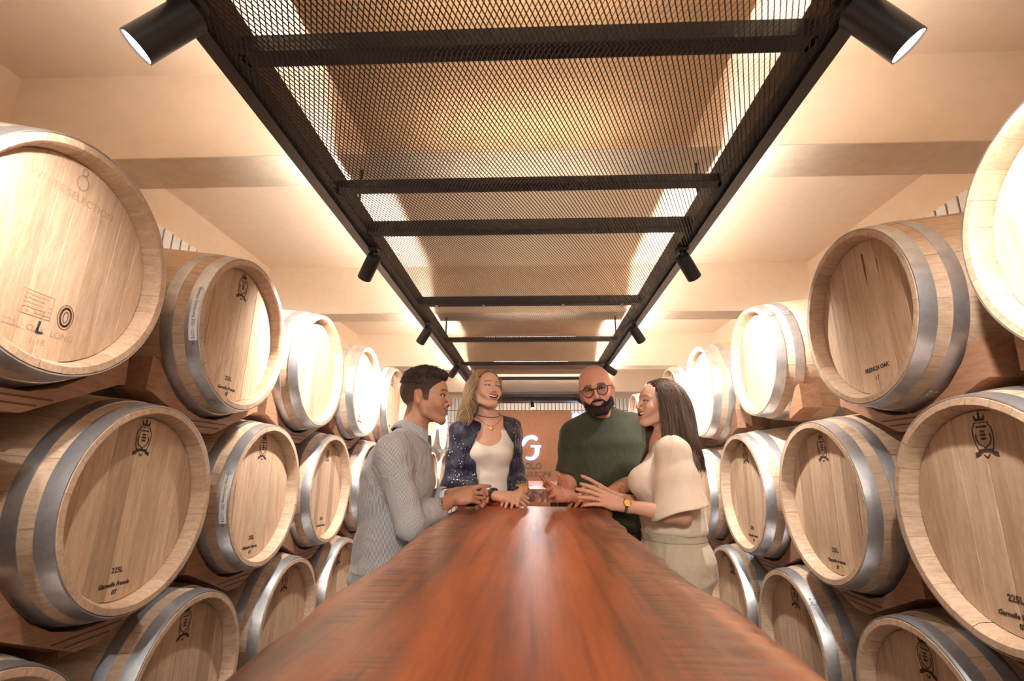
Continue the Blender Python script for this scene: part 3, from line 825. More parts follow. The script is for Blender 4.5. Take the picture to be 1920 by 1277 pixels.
me = live_edge_top('tabletop', [(4.72, -.40), (6.4, -.40), (8.0, -.40)], [(4.72, .43), (6.4, .42), (8.0, .42)], .11, 40, 16, 5, hew=False); o = link('tabletop', me, t2); o.location = (0, -6.2, 0)
for y in (-1.1, 1.3):
    for sx in (-1, 1): link('leg', MB().box(sx*.28-.05, sx*.28+.05, y-.05, y+.05, 0, ZTAB-.108, .004).mesh('leg', M_leg), t2)

# ================================================================== PEOPLE
# bodies and clothes are smooth implicit surfaces (rounded cones, ellipsoids, lofts) turned into meshes
def nrm(v): v = np.asarray(v, float); return v/np.linalg.norm(v)
class Shape:
    def __init__(s): s.p = []
    def _a(s, fn, lo, hi, k, mode): s.p.append((fn, np.asarray(lo, float), np.asarray(hi, float), k, mode)); return s
    def cone(s, a, b, ra, rb, k=.01, mode='u'):
        a = np.asarray(a, float); b = np.asarray(b, float); ab = b-a; L2 = ab@ab+1e-12; m = max(ra, rb)
        def fn(P):
            q = P-a; t = np.clip(q@ab/L2, 0, 1); q = q-t[:, None]*ab
            return np.sqrt((q*q).sum(1))-(ra+(rb-ra)*t)
        return s._a(fn, np.minimum(a, b)-m, np.maximum(a, b)+m, k, mode)
    def chain(s, pts, rs, k=.006, mode='u'):
        for i in range(len(pts)-1): s.cone(pts[i], pts[i+1], rs[i], rs[i+1], k if i == 0 else min(k, .004), mode)
        return s
    def ell(s, c, r, k=.01, mode='u', R=None, bend=0):
        c = np.asarray(c, float); r = np.asarray(r, float)
        def fn(P):
            q = P-c
            if R is not None: q = q@R
            if bend: q = q.copy(); q[:, 2] -= bend*q[:, 0]**2
            k0 = np.sqrt(((q/r)**2).sum(1)); k1 = np.sqrt(((q/(r*r))**2).sum(1))+1e-9
            return k0*(k0-1)/k1
        m = r if R is None else np.full(3, r.max())
        return s._a(fn, c-m-.004, c+m+.004, k, mode)
    def loft(s, st, side, fwd, k=.02, mode='u', rnd=.02, ex=2.0):
        "st: (centre, half width, half depth) from low to high"
        C = np.array([q[0] for q in st], float); W = np.array([q[1] for q in st], float); Dp = np.array([q[2] for q in st], float)
        u = nrm(C[-1]-C[0]); t0 = (C-C[0])@u; side = nrm(side-(side@u)*u); fwd = np.cross(u, side)*np.sign(np.cross(u, side)@fwd)
        tt = np.linspace(t0[0], t0[-1], 80)
        def sm(v):
            r = np.interp(tt, t0, v); kk = np.hanning(15); kk /= kk.sum(); rp = np.pad(r, 7, mode='reflect', reflect_type='odd'); return np.convolve(rp, kk, 'valid')
        cs = np.stack([sm(C[:, i]) for i in range(3)], 1); ws = sm(W); ds = sm(Dp); L = t0[-1]
        def fn(P):
            t = (P-C[0])@u; c = np.stack([np.interp(t, tt, cs[:, i]) for i in range(3)], 1)
            q = P-c; x = q@side; y = q@fwd; w_ = np.interp(t, tt, ws); d_ = np.interp(t, tt, ds)
            k0 = (np.abs(x/w_)**ex+np.abs(y/d_)**ex)**(1/ex); k1 = np.sqrt((x/w_**2)**2+(y/d_**2)**2)+1e-6
            d2 = np.where(k0 > .3, k0*(k0-1)/k1, -np.minimum(w_, d_)*.7); d2 = np.maximum(d2, -np.minimum(w_, d_)); dz = np.maximum(-t, t-L)
            a = np.maximum(d2+rnd, 0); b = np.maximum(dz+rnd, 0)
            return np.sqrt(a*a+b*b)-rnd+np.minimum(np.maximum(d2+rnd, dz+rnd), 0)
        m = max(W.max(), Dp.max())
        return s._a(fn, C.min(0)-m, C.max(0)+m, k, mode)
    def group(s, sh, R, o, sc, k=.01, mode='u'):
        "sub-shape in local coordinates (columns of R are its axes)"
        R = np.asarray(R, float); o = np.asarray(o, float)
        lo = np.min([p[1] for p in sh.p if p[4] == 'u'], 0)*sc; hi = np.max([p[2] for p in sh.p if p[4] == 'u'], 0)*sc
        cs = np.array([[x, y, z] for x in (lo[0], hi[0]) for y in (lo[1], hi[1]) for z in (lo[2], hi[2])])@R.T+o
        return s._a(lambda P: sh((P-o)@R/sc)*sc, cs.min(0), cs.max(0), k, mode)
    def half(s, pt, n, k=.004):
        "cut away everything on the n side of the plane"
        pt = np.asarray(pt, float); n = nrm(n)
        return s._a(lambda P: -((P-pt)@n), [-99]*3, [99]*3, k, 's')
    def fn(s, f, lo, hi, k=.01, mode='u'): return s._a(f, lo, hi, k, mode)
    def warp(s, f): s.p.append((f, None, None, 0, 'w')); return s
    def __call__(s, P):
        D = np.full(len(P), 1.0)
        for fn, lo, hi, k, mode in s.p:
            if mode == 'w': D = D+np.where(np.abs(D) < .06, fn(P), 0); continue
            m = .055+k
            ix = np.nonzero(((P > lo-m) & (P < hi+m)).all(1))[0]
            if len(ix) == 0: continue
            d = fn(P[ix]); c = D[ix]
            if mode == 'u':
                if k > 0: h = np.maximum(k-np.abs(c-d), 0)/k; D[ix] = np.minimum(c, d)-h*h*k*.25
                else: D[ix] = np.minimum(c, d)
            else:
                d = -d
                if k > 0: h = np.maximum(k-np.abs(c-d), 0)/k; D[ix] = np.maximum(c, d)+h*h*k*.25
                else: D[ix] = np.maximum(c, d)
        return D
def surface(fn, lo, hi, h):
    "narrow-band surface nets"
    lo = np.asarray(lo, float); hi = np.asarray(hi, float); B = 4
    nb = np.ceil((hi-lo)/(h*B)).astype(int)+1; n = nb*B
    g = np.stack(np.meshgrid(*[np.arange(q) for q in nb], indexing='ij'), -1).reshape(-1, 3)
    ctr = lo+(g*B+B/2-.5)*h; dc = fn(ctr)
    F = np.where(dc > 0, 1.0, -1.0).astype(np.float32).reshape(nb).repeat(B, 0).repeat(B, 1).repeat(B, 2)
    near = g[np.abs(dc) < h*B*1.7+.002]
    off = np.stack(np.meshgrid(*[np.arange(B)]*3, indexing='ij'), -1).reshape(-1, 3)
    idx = (near[:, None]*B+off[None]).reshape(-1, 3)
    for a in range(0, len(idx), 400000):
        q = idx[a:a+400000]; F[q[:, 0], q[:, 1], q[:, 2]] = fn(lo+q*h)
    S = F < 0; c = np.zeros(np.array(S.shape)-1, np.int8)
    for i in (0, 1):
        for j in (0, 1):
            for k in (0, 1): c += S[i:S.shape[0]-1+i, j:S.shape[1]-1+j, k:S.shape[2]-1+k]
    act = np.argwhere((c > 0) & (c < 8)); vid = -np.ones(c.shape, np.int32); vid[tuple(act.T)] = np.arange(len(act))
    acc = np.zeros((len(act), 3)); cnt = np.zeros(len(act))
    cor = [np.array(q) for q in ((0, 0, 0), (1, 0, 0), (0, 1, 0), (1, 1, 0), (0, 0, 1), (1, 0, 1), (0, 1, 1), (1, 1, 1))]
    for a in range(8):
        for ax in range(3):
            if cor[a][ax]: continue
            b = cor[a].copy(); b[ax] = 1
            fa = F[tuple((act+cor[a]).T)]; fb = F[tuple((act+b).T)]; x = (fa < 0) != (fb < 0)
            t = np.where(x, fa/np.where(x, fa-fb, 1), 0); p = cor[a][None]+0.0*t[:, None]; p = np.repeat(cor[a][None].astype(float), len(act), 0); p[:, ax] += t
            acc[x] += p[x]; cnt[x] += 1
    V = lo+(act+acc/cnt[:, None])*h; Q = []
    for ax in range(3):
        o1, o2 = [q for q in range(3) if q != ax]
        sl = [slice(1, -1)]*3; sl[ax] = slice(0, -1); s2 = list(sl); s2[ax] = slice(1, None)
        A = S[tuple(sl)]; Bq = S[tuple(s2)]; e = np.argwhere(A != Bq)
        flip = A[tuple(e.T)]
        base = e.copy()
        for o in (o1, o2): base[:, o] += 1
        q = []
        for d1, d2 in ((-1, -1), (0, -1), (0, 0), (-1, 0)):
            w_ = base.copy(); w_[:, o1] += d1; w_[:, o2] += d2; q.append(vid[tuple(w_.T)])
        q = np.stack(q, 1)
        if ax == 1: flip = ~flip
        q[~flip] = q[~flip][:, ::-1]; Q.append(q)
    return V, np.concatenate(Q)
def col_mesh(name, V, Q, colors, mat, extra=None):
    me = mesh_quads(name, V, Q, True, mat)
    a = me.attributes.new('Col', 'FLOAT_COLOR', 'POINT'); c = np.ones((len(V), 4), np.float32); c[:, :3] = colors; a.data.foreach_set('color', c.ravel())
    if extra is not None: b = me.attributes.new('u', 'FLOAT', 'POINT'); b.data.foreach_set('value', np.asarray(extra, np.float32))
    return me
def vmat(name, rough=.5, sss=0, spec=.4, sheen=0, bmp=None, stripes=False, sparkle=False, hair=False, wr=None):
    m, nt, b = new_mat(name); at_ = nt.nodes.new('ShaderNodeAttribute'); at_.attribute_name = 'Col'; c = at_.outputs['Color']
    v = coords(nt, (1, 1, 1), rnd=False)
    if stripes:
        au = nt.nodes.new('ShaderNodeAttribute'); au.attribute_name = 'u'
        mu = nt.nodes.new('ShaderNodeMath'); mu.operation = 'MULTIPLY'; mu.inputs[1].default_value = 2*PI/.0044; nt.links.new(au.outputs['Fac'], mu.inputs[0])
        si = nt.nodes.new('ShaderNodeMath'); si.operation = 'SINE'; nt.links.new(mu.outputs[0], si.inputs[0])
        c = mix(nt, (.17, .17, .195), c, ramp(nt, si.outputs[0], [(0, (0, 0, 0)), (.35, (1, 1, 1))]))
    if sparkle:
        vo = nt.nodes.new('ShaderNodeTexVoronoi'); vo.inputs['Scale'].default_value = sparkle; nt.links.new(v, vo.inputs['Vector'])
        f = ramp(nt, vo.outputs['Distance'], [(.0, (1, 1, 1)), (.13, (1, 1, 1)), (.17, (0, 0, 0))]); n_ = ramp(nt, noise(nt, v, 9, 2), [(.44, (0, 0, 0)), (.56, (1, 1, 1))])
        f = mix(nt, (0, 0, 0), f, n_); c = mix(nt, c, (.85, .85, .9), f)
        nt.links.new(ramp(nt, f, [(0, (rough,)*3), (1, (.2,)*3)]), b.inputs['Roughness'])
    else: b.inputs['Roughness'].default_value = rough
    nt.links.new(c, b.inputs['Base Color']); b.inputs['Specular IOR Level'].default_value = spec
    if sss: b.inputs['Subsurface Weight'].default_value = sss; b.inputs['Subsurface Radius'].default_value = (.9, .35, .2); b.inputs['Subsurface Scale'].default_value = .006
    if sheen: b.inputs['Sheen Weight'].default_value = sheen
    if bmp: bump(nt, b, noise(nt, v, bmp[0], 3), bmp[1], bmp[2])
    if wr:
        vv = coords(nt, wr[0], rnd=False); n_ = noise(nt, vv, wr[1], 3, .5, 1.6); r_ = ramp(nt, n_, [(.30, (0, 0, 0)), (.50, (1, 1, 1)), (.62, (.25, .25, .25)), (.8, (.8, .8, .8))]); bump(nt, b, r_, wr[2], wr[3])
    return m
M_skin = vmat('skin', .48, .12, .42, bmp=(420, .08, .0006))
M_cloth = vmat('woven_cloth', .85, 0, .2, .15, wr=((1, 1, .55), 6, .35, .014))
M_silk = vmat('soft_silk', .5, 0, .35, .2, wr=((1.2, 1.2, .20), 5, .22, .016))
M_shirt = vmat('pinstriped_cotton', .85, 0, .2, .1, stripes=True, wr=((1, 1, .7), 8, .40, .012))
M_navy = vmat('navy_velvet_with_spangles', .5, 0, .4, .12, sparkle=62, wr=((1, 1, .35), 7, .35, .016))
M_knit = vmat('cream_knit_with_sequins', .7, 0, .3, .1, sparkle=120)
M_hair = vmat('hair', .5, 0, .4)
M_crop = vmat('cropped_hair', .75, 0, .2)
M_eye = vmat('eyeball', .08, 0, .6)
M_gold = plain('gold', (.72, .48, .16), .25, 1)
M_teeth = plain('teeth', (.86, .82, .76), .25, var=.02)
M_glassfr = plain('black_acetate', (.012, .011, .011), .2, 0, .6)
def thin_glass():
    m, nt, b = new_mat('spectacle_lens'); b.inputs['Base Color'].default_value = (1, 1, 1, 1); b.inputs['Transmission Weight'].default_value = 1
    b.inputs['Roughness'].default_value = 0; b.inputs['IOR'].default_value = 1.08; return m
M_lensg = thin_glass()

# ---- head in its own frame: x = subject's left, y = forward, z = up, origin between the eyes' level and the ears
def head_shape(o):
    s = Shape(); jw = o.get('jaw', 1); w = o.get('width', 1)
    s.ell((0, -.018, .034), (.0755*w, .097, .084), 0)
    s.ell((0, .028, .022), (.064*w, .066, .070), .03)
    s.ell((0, .030, -.040), (.056*w, .054, .066), .03)
    for x in (-1, 1):
        s.chain([(x*.060*w*jw, -.004, -.028), (x*.053*w*jw, .012, -.070), (x*.020, .066, -.101)], [.016, .016, .016], .03)
        s.ell((x*.043*w, .060, -.026), (.024, .022, .020), .022)      # cheek bone
        if o.get('smile'): s.ell((x*.040*w, .070, -.040), (.017, .015, .018), .016)
        s.cone((x*.012, .088, .0205), (x*.043, .073, .0215), .0075, .007, .014)  # brow ridge
    s.ell((0, .074, -.101), (.019, .016, .015), .018)
    # eye sockets, lids
    for x in (-1, 1):
        s.ell((x*.0315, .101, .003), (.019, .016, .0125), .012, 's')
        s.ell((x*.0315, .0735, .0035), (.0150, .0143, .0143), .004)
        op = o.get('eye', .5)
        s.ell((x*.0315, .0885, .0030), (.0128, .0085, .0058*op+.0006), .0015, 's', bend=-6*(1 if o.get('smile') else 0))
    # nose
    nl = o.get('nose', 1)
    s.chain([(0, .086, .012), (0, .096, -.006), (0, .092+.017*nl, -.029)], [.0078, .0082, .0098], .012)
    for x in (-1, 1): s.ell((x*.0115, .095, -.0335), (.0075, .0095, .0075), .006); s.ell((x*.0065, .0985, -.0405), (.0035, .0045, .003), .002, 's')
    # mouth
    sm = 5.5 if o.get('smile') else 1; op = o.get('mouth', 0); zc = -.0620
    s.ell((0, .078, zc), (.036, .0155, .022), .02)
    if op:
        s.fn(lambda P: ((np.sqrt((P[:, 0]/.0300)**2+((P[:, 2]-(zc+(sm*1.6+2)*P[:, 0]**2))/(.0102*op))**2)+0.0)-1)*.0095*op+np.maximum(.072-P[:, 1], 0), (-.03, .07, zc-.025), (.03, .12, zc+.03), .002, 's')
    for q, (zz, rr, yy, sg) in enumerate(((zc+.0075*max(op, .45), .0046, .0922, 1), (zc-.0088*max(op, .45)-.001, .0058, .0905, -1))):
        pts = [(x, yy-9*x*x, zz+sm*x*x*(1.5 if sg > 0 else 2.6)) for x in np.linspace(-.028, .028, 7)]
        s.chain(pts, [rr*.45, rr*.8, rr, rr, rr, rr*.8, rr*.45], .0045)
    # ears
    for x in (-1, 1):
        e = Shape().ell((0, 0, 0), (.0070, .0190, .032), 0).ell((x*.0070, .0035, -.002), (.0062, .0105, .018), .003, 's').ell((x*.0065, -.003, .016), (.0040, .0100, .009), .003, 's').ell((x*.003, .0135, -.004), (.0045, .0045, .006), .004).ell((x*.0015, -.001, -.022), (.006, .010, .010), .006)
        R = np.array([[math.cos(x*-.35), -math.sin(x*-.35), 0], [math.sin(x*-.35), math.cos(x*-.35), 0], [0, 0, 1]])
        s.group(e, R, (x*.0765*w, -.012, -.004), 1, .006)
    return s
def head_colors(L, o, base):
    "L = local coordinates of skin vertices"
    x, y, z = np.abs(L[:, 0]), L[:, 1], L[:, 2]; C = np.repeat(np.array([base]), len(L), 0)
    def blend(m, c, a=1.0):
        m = np.clip(m, 0, 1)[:, None]*a; C[:] = C*(1-m)+np.array(c)*m
    b = np.array(base)
    blend(np.exp(-((x-.046)/.018)**2-((z+.03)/.018)**2)*(y > .03), b*[1.10, .78, .74], .55)
    blend(np.exp(-(x/.014)**2-((z+.03)/.013)**2)*(y > .09), b*[1.08, .80, .74], .4)
    blend((x > .073)*(np.abs(y+.012) < .03)*(np.abs(z) < .045)*1.0, b*[1.1, .78, .70], .5)
    op = o.get('mouth', 0); sm = 5.5 if o.get('smile') else 1; zc = -.062
    for zz, hh in ((zc+.0075*max(op, .45), .0050), (zc-.0088*max(op, .45)-.001, .0062)):
        k = sm*(1.5 if zz > zc else 2.6); blend(1.6-np.abs(z-(zz+k*x*x))/hh*1.2-np.maximum(x-.021, 0)/.004, o.get('lip', b*[.95, .50, .46]), 1) if True else None
        C[y < .07] = C[y < .07]
    m = (y < .068) & (np.abs(z-zc) < .02) & (x < .03) & (y > .04)
    if op: blend(((np.sqrt((x/.0308)**2+((z-(zc+(sm*1.6+2)*x*x))/(.0108*op))**2) < 1) & (y < .089))*1.0, (.05, .012, .010), 1)
    # lips must not colour the cheek far from the mouth
    far = (x > .032) & (np.abs(z-zc) < .03)
    # eyebrows
    bz = .0245+.003*np.sin(np.clip((x-.012)/.036, 0, 1)*PI)-.10*np.maximum(x-.035, 0); t = o.get('brow_t', .0036)
    blend(1.5-np.abs(z-bz)/t-np.maximum(.013-x, 0)/.002-np.maximum(x-.048, 0)/.003-(y < .045)*9, o.get('brow', (.06, .035, .02)), o.get('brow_a', .85))
    # lash line
    e = np.sqrt(((x-.0315)/.0150)**2+((z-.0040)/(.0058*o.get('eye', .5)+.0032))**2)
    blend((1.30-e)*4*(y > .065)*(z > -.0005), (.025, .014, .010), .92)
    if 'beard' in o:
        zb = np.interp(x, [0, .024, .031, .040, .052, .062, .070, .080], [-.0430, -.0450, -.052, -.060, -.050, -.028, .004, .012])
        m_ = np.clip((zb-z)/.004+.5, 0, 1)*np.clip((y+.012)/.008, 0, 1)*(z > -.150)
        lip = np.clip(1.6-np.sqrt((x/.0235)**2+((z-(zc+9*x*x))/.0095)**2)*1.25, 0, 1)*(y > .066)
        und = np.clip(1.35-np.sqrt(((x-.010)/.008)**2+((z+.080)/.005)**2), 0, 1)*(y > .06)
        m_ = m_*(1-lip)*(1-.6*und)*np.clip(.55+.45*(1-np.clip((x-.046)/.012, 0, 1))+.35*np.clip((-.05-z)/.02, 0, 1), 0, 1)
        blend(m_, (.028, .018, .014), o['beard'])
    if 'fade' in o:
        zb = np.interp(y, [-.13, -.07, -.045, -.036, -.030, -.004, .003, .010, .028, .034, .050, .072, .09], [-.088, -.088, -.062, -.02, .022, .024, .012, -.020, -.024, .020, .040, .060, .085])
        ear = (x > .0775)*(np.abs(y+.012) < .026)*(z < .022)
        mm = np.clip((z-zb)/.007+.5, 0, 1)*(1-ear); g = np.clip((z-zb)/.055, 0, 1)
        blend(mm*(.60+.35*g), (.085, .048, .032), 1)
    if 'stubble' in o: blend(((z < -.045)*(y > .0))*1.0*(1-((x < .026)*(np.abs(z-zc) < .011)*(y > .07))), np.array(base)*[.55, .5, .5], o['stubble'])
    return C
def hair_shell(name, D, region, th, nz, col, h=.0026, colfn=None, mat=None, lo=None, hi=None):
    "close-cropped hair or beard: the head's own surface raised by a few millimetres inside a region"
    hd = head_shape(D['face']); R_, O_, h_ = D['R'], D['head'], D['hs']
    f = lambda P: np.maximum(hd(P)-th+nz*noisef(P, 420, 3)+nz*.5*noisef(P, 800, 6), region(P))
    S_ = Shape(); S_.fn(lambda P: f((P-O_)@R_/h_)*h_, O_-.2, O_+.2, 0)
    return simple_part(name, S_, O_-.165, O_+.165, h, col, mat or M_hair, D['root'], jitter=.25, colfn=colfn)
def head_parts(root, R, O, sc, o, gaze):
    Rm = np.asarray(R)
    for x in (-1, 1):
        c = Rm@(np.array([x*.0315, .0735, .0030])*sc)+O; n1, n2 = 14, 20; V = []; Q = []; gz = nrm(gaze)
        a = nrm(np.cross(gz, [0, 0, 1])); b = np.cross(a, gz); cols = []
        for i in range(n1+1):
            th = PI*i/n1*.999+.0005
            if i <= 6: th = [.0005, .16, .24, .46, .54, .7, .9][i]
            else: th = .9+(PI-.901)*(i-6)/(n1-6)
            for k in range(n2):
                ph = 2*PI*k/n2; V.append(c+.0131*sc*(gz*math.cos(th)+math.sin(th)*(a*math.cos(ph)+b*math.sin(ph))))
                cols.append((.01, .008, .007) if th < .2 else (o.get('iris', (.09, .045, .02)) if th < .5 else (.80, .76, .72)))
        for i in range(n1):
            for k in range(n2): Q.append((i*n2+k, (i+1)*n2+k, (i+1)*n2+(k+1) % n2, i*n2+(k+1) % n2))
        link('eyeball', col_mesh('eyeball', V, Q, cols, M_eye), root)
    if o.get('mouth', 0) > .3:
        V = []; Q = []; nx, nz = 16, 4; op = o['mouth']; sm = 5.5; zc = -.062
        for j in range(nz+1):
            for i in range(nx+1):
                x = (i/nx*2-1)*.0265; groove = .0007*abs(math.sin(i*PI/2)); z = zc+.0088*op-.0098*op*(j/nz)*(.92)+sm*2*x*x
                V.append(Rm@(np.array([x, .0910-11*x*x-groove-.0012*(j == nz), z])*sc)+O)
        for j in range(nz):
            for i in range(nx): a = j*(nx+1)+i; Q.append((a, a+1, a+nx+2, a+nx+1))
        link('teeth', mesh_quads('teeth', V, Q, True, M_teeth), root)

def hand_shape(wrist, f, n, thumb_sgn, S=1.0, curl=(.3, .35, .4, .45), spread=(.10, .03, -.04, -.12), thumb=(.7, .6, -.3), tcurl=.3, lift=(0, 0, 0, 0)):
    "separate fingers with knuckle bends; returns a Shape in world coordinates and tip list"
    wrist = np.asarray(wrist, float); f = nrm(f); n = nrm(np.asarray(n, float)-(np.asarray(n, float)@f)*f); s = np.cross(f, n)*thumb_sgn
    def P(a, b, c): return wrist+(f*a+s*b+n*c)*S
    H = Shape(); H.cone(P(-.03, 0, 0), P(.008, 0, 0), .0225*S, .022*S, 0)
    lat = (.0285, .0095, -.0095, -.0265); ln = ((.043, .026, .022), (.048, .029, .023), (.044, .027, .022), (.034, .021, .020)); mc = (.086, .089, .084, .077)
    for i in range(4): H.cone(P(.006, lat[i]*.55, 0), P(mc[i]-.006, lat[i], .002), .0128*S, .0098*S, .016*S)
    H.ell(P(.045, 0, -.004), np.array([.040, .036, .0125])*S, .012*S, R=np.stack([f, s, n], 1))
    F = Shape(); tips = []
    for i in range(4):
        p = P(mc[i]-.008, lat[i], .002); a = -lift[i]; pts = [p]; rs = [.0094*S]; r0 = (.0090, .0092, .0088, .0078)[i]
        for j, L in enumerate(ln[i]):
            a += curl[i]*(.75, 1.15, .8)[j]
            d = nrm((f*math.cos(a)-n*math.sin(a))+s*spread[i]*math.cos(a)); p = p+d*(L+(.010 if j == 0 else 0))*S; pts.append(p); rs.append((r0, r0*.92, r0*.78)[j]*S)
        fs = Shape(); fs.chain(pts, rs, .002); tips.append((pts, rs))
        for q in fs.p: F.p.append((q[0], q[1], q[2], .0012 if q is fs.p[0] else q[3], 'u'))
    H.p.append((F, np.min([p[1] for p in F.p], 0), np.max([p[2] for p in F.p], 0), .006*S, 'u'))
    td = nrm(f*thumb[0]+s*thumb[1]+n*thumb[2]); p0 = P(.016, .019, -.006); p1 = p0+td*.040*S; d2 = nrm(td+f*tcurl-s*tcurl*.3); p2 = p1+d2*.031*S; d3 = nrm(d2+f*tcurl*.7-s*tcurl*.3); p3 = p2+d3*.024*S
    H.chain([p0, p1, p2, p3], [.0150*S, .0122*S, .0102*S, .0082*S], .010*S); tips.append(([p0, p1, p2, p3], [.012*S, .0105*S, .0098*S, .0082*S]))
    return H, tips
def drape(S_, c, dirs, off=.0015):
    "push points outwards from an axis until they lie on the skin"
    out = []
    for (o_, d_) in dirs:
        t = np.linspace(0, .16, 81); v = S_((c+o_)[None]+np.asarray(d_)[None]*t[:, None]); ins = np.nonzero(v < off)[0]; k = ins[-1] if len(ins) else 20; out.append(c+o_+np.asarray(d_)*t[min(k+1, 80)])
    return out
def merge(meshes):
    V = []; Q = []; C = []; b = 0
    for v, q, c in meshes: V.append(v); Q.append(q+b); C.append(c); b += len(v)
    return np.concatenate(V), np.concatenate(Q), np.concatenate(C)
def drop_inside(V, Q, boxes):
    c = V[Q].mean(1); keep = np.ones(len(Q), bool)
    for lo, hi in boxes: keep &= ~((c > lo) & (c < hi)).all(1)
    Q = Q[keep]; used = np.unique(Q); mp = -np.ones(len(V), int); mp[used] = np.arange(len(used)); return V[used], mp[Q]
def clip_box(V, Q, lo, hi):
    c = V[Q].mean(1); keep = ((c > lo) & (c < hi)).all(1); Q = Q[keep]; used = np.unique(Q); mp = -np.ones(len(V), int); mp[used] = np.arange(len(used)); return V[used], mp[Q]
def frame_from(fwd, up):
    y = nrm(fwd); z = nrm(np.asarray(up, float)-(np.asarray(up, float)@y)*y)
    return np.stack([np.cross(z, y), y, z], 1)
def strands(name, paths, r0, cols, mat, sides=4, r1=.3):
    "tapered locks; paths (n, m, 3)"
    P = np.asarray(paths, float); n, m, _ = P.shape; T = np.gradient(P, axis=1); T /= np.linalg.norm(T, axis=2, keepdims=True)+1e-9
    ref = np.array([.3, .2, .93]); A = np.cross(T, ref); A /= np.linalg.norm(A, axis=2, keepdims=True)+1e-9; Bv = np.cross(T, A)
    t = np.linspace(0, 1, m); prof_ = np.sin(np.clip(t*1.3+.25, 0, 1)*PI/2)*(1-(1-r1)*np.clip((t-.45)/.55, 0, 1)**1.3); rr = (np.asarray(r0).reshape(-1, 1)*prof_[None])
    rings = [P+(A*math.cos(2*PI*k/sides)+Bv*math.sin(2*PI*k/sides)*.55)*rr[..., None] for k in range(sides)]
    V = np.stack(rings, 2).reshape(-1, 3); i, j, k = np.meshgrid(np.arange(n), np.arange(m-1), np.arange(sides), indexing='ij')
    a = (i*m+j)*sides+k; b = (i*m+j)*sides+(k+1) % sides; Q = np.stack([a, b, b+sides, a+sides], -1).reshape(-1, 4)
    C = np.repeat(np.asarray(cols)[:, None], m*sides, 1).reshape(-1, 3)
    return col_mesh(name, V, Q, C, mat)
def folds(axis_pt, axis, freq, amp, seed=0, twist=3.0, ring=.5):
    ax = nrm(axis); ap = np.asarray(axis_pt, float); e1 = nrm(np.cross(ax, [.31, .7, .2])); e2 = np.cross(ax, e1)
    def f(P):
        q = P-ap; t = q@ax; th = np.arctan2(q@e2, q@e1)
        return amp*(ring*np.sin(freq*t+twist*np.sin(th+seed)+1.3*np.sin(2*th+seed*2)+seed)+(1-ring)*np.sin(3*th+freq*.3*t+seed*1.7)+.4*np.sin(freq*1.9*t-2*th+seed*3.1))
    return f
def noisef(P, s, seed=0):
    q = P*s+seed*7.3; return (np.sin(q[:, 0]+1.7*np.sin(q[:, 1]*.8+1))+np.sin(q[:, 1]*1.1+1.9*np.sin(q[:, 2]*.9+2))+np.sin(q[:, 2]*1.05+1.5*np.sin(q[:, 0]*1.2+3)))/3
def simple_part(name, shape, lo, hi, h, col, mat, root, label=None, jitter=.0, ufn=None, colfn=None):
    V, Q = surface(shape, lo, hi, h); C = np.repeat(np.array([col], float), len(V), 0)
    if jitter: C *= (1+jitter*noisef(V, 40, 3))[:, None]
    if colfn is not None: C = colfn(V, C)
    return link(name, col_mesh(name, V, Q, C, mat, None if ufn is None else ufn(V)), root, label=label)

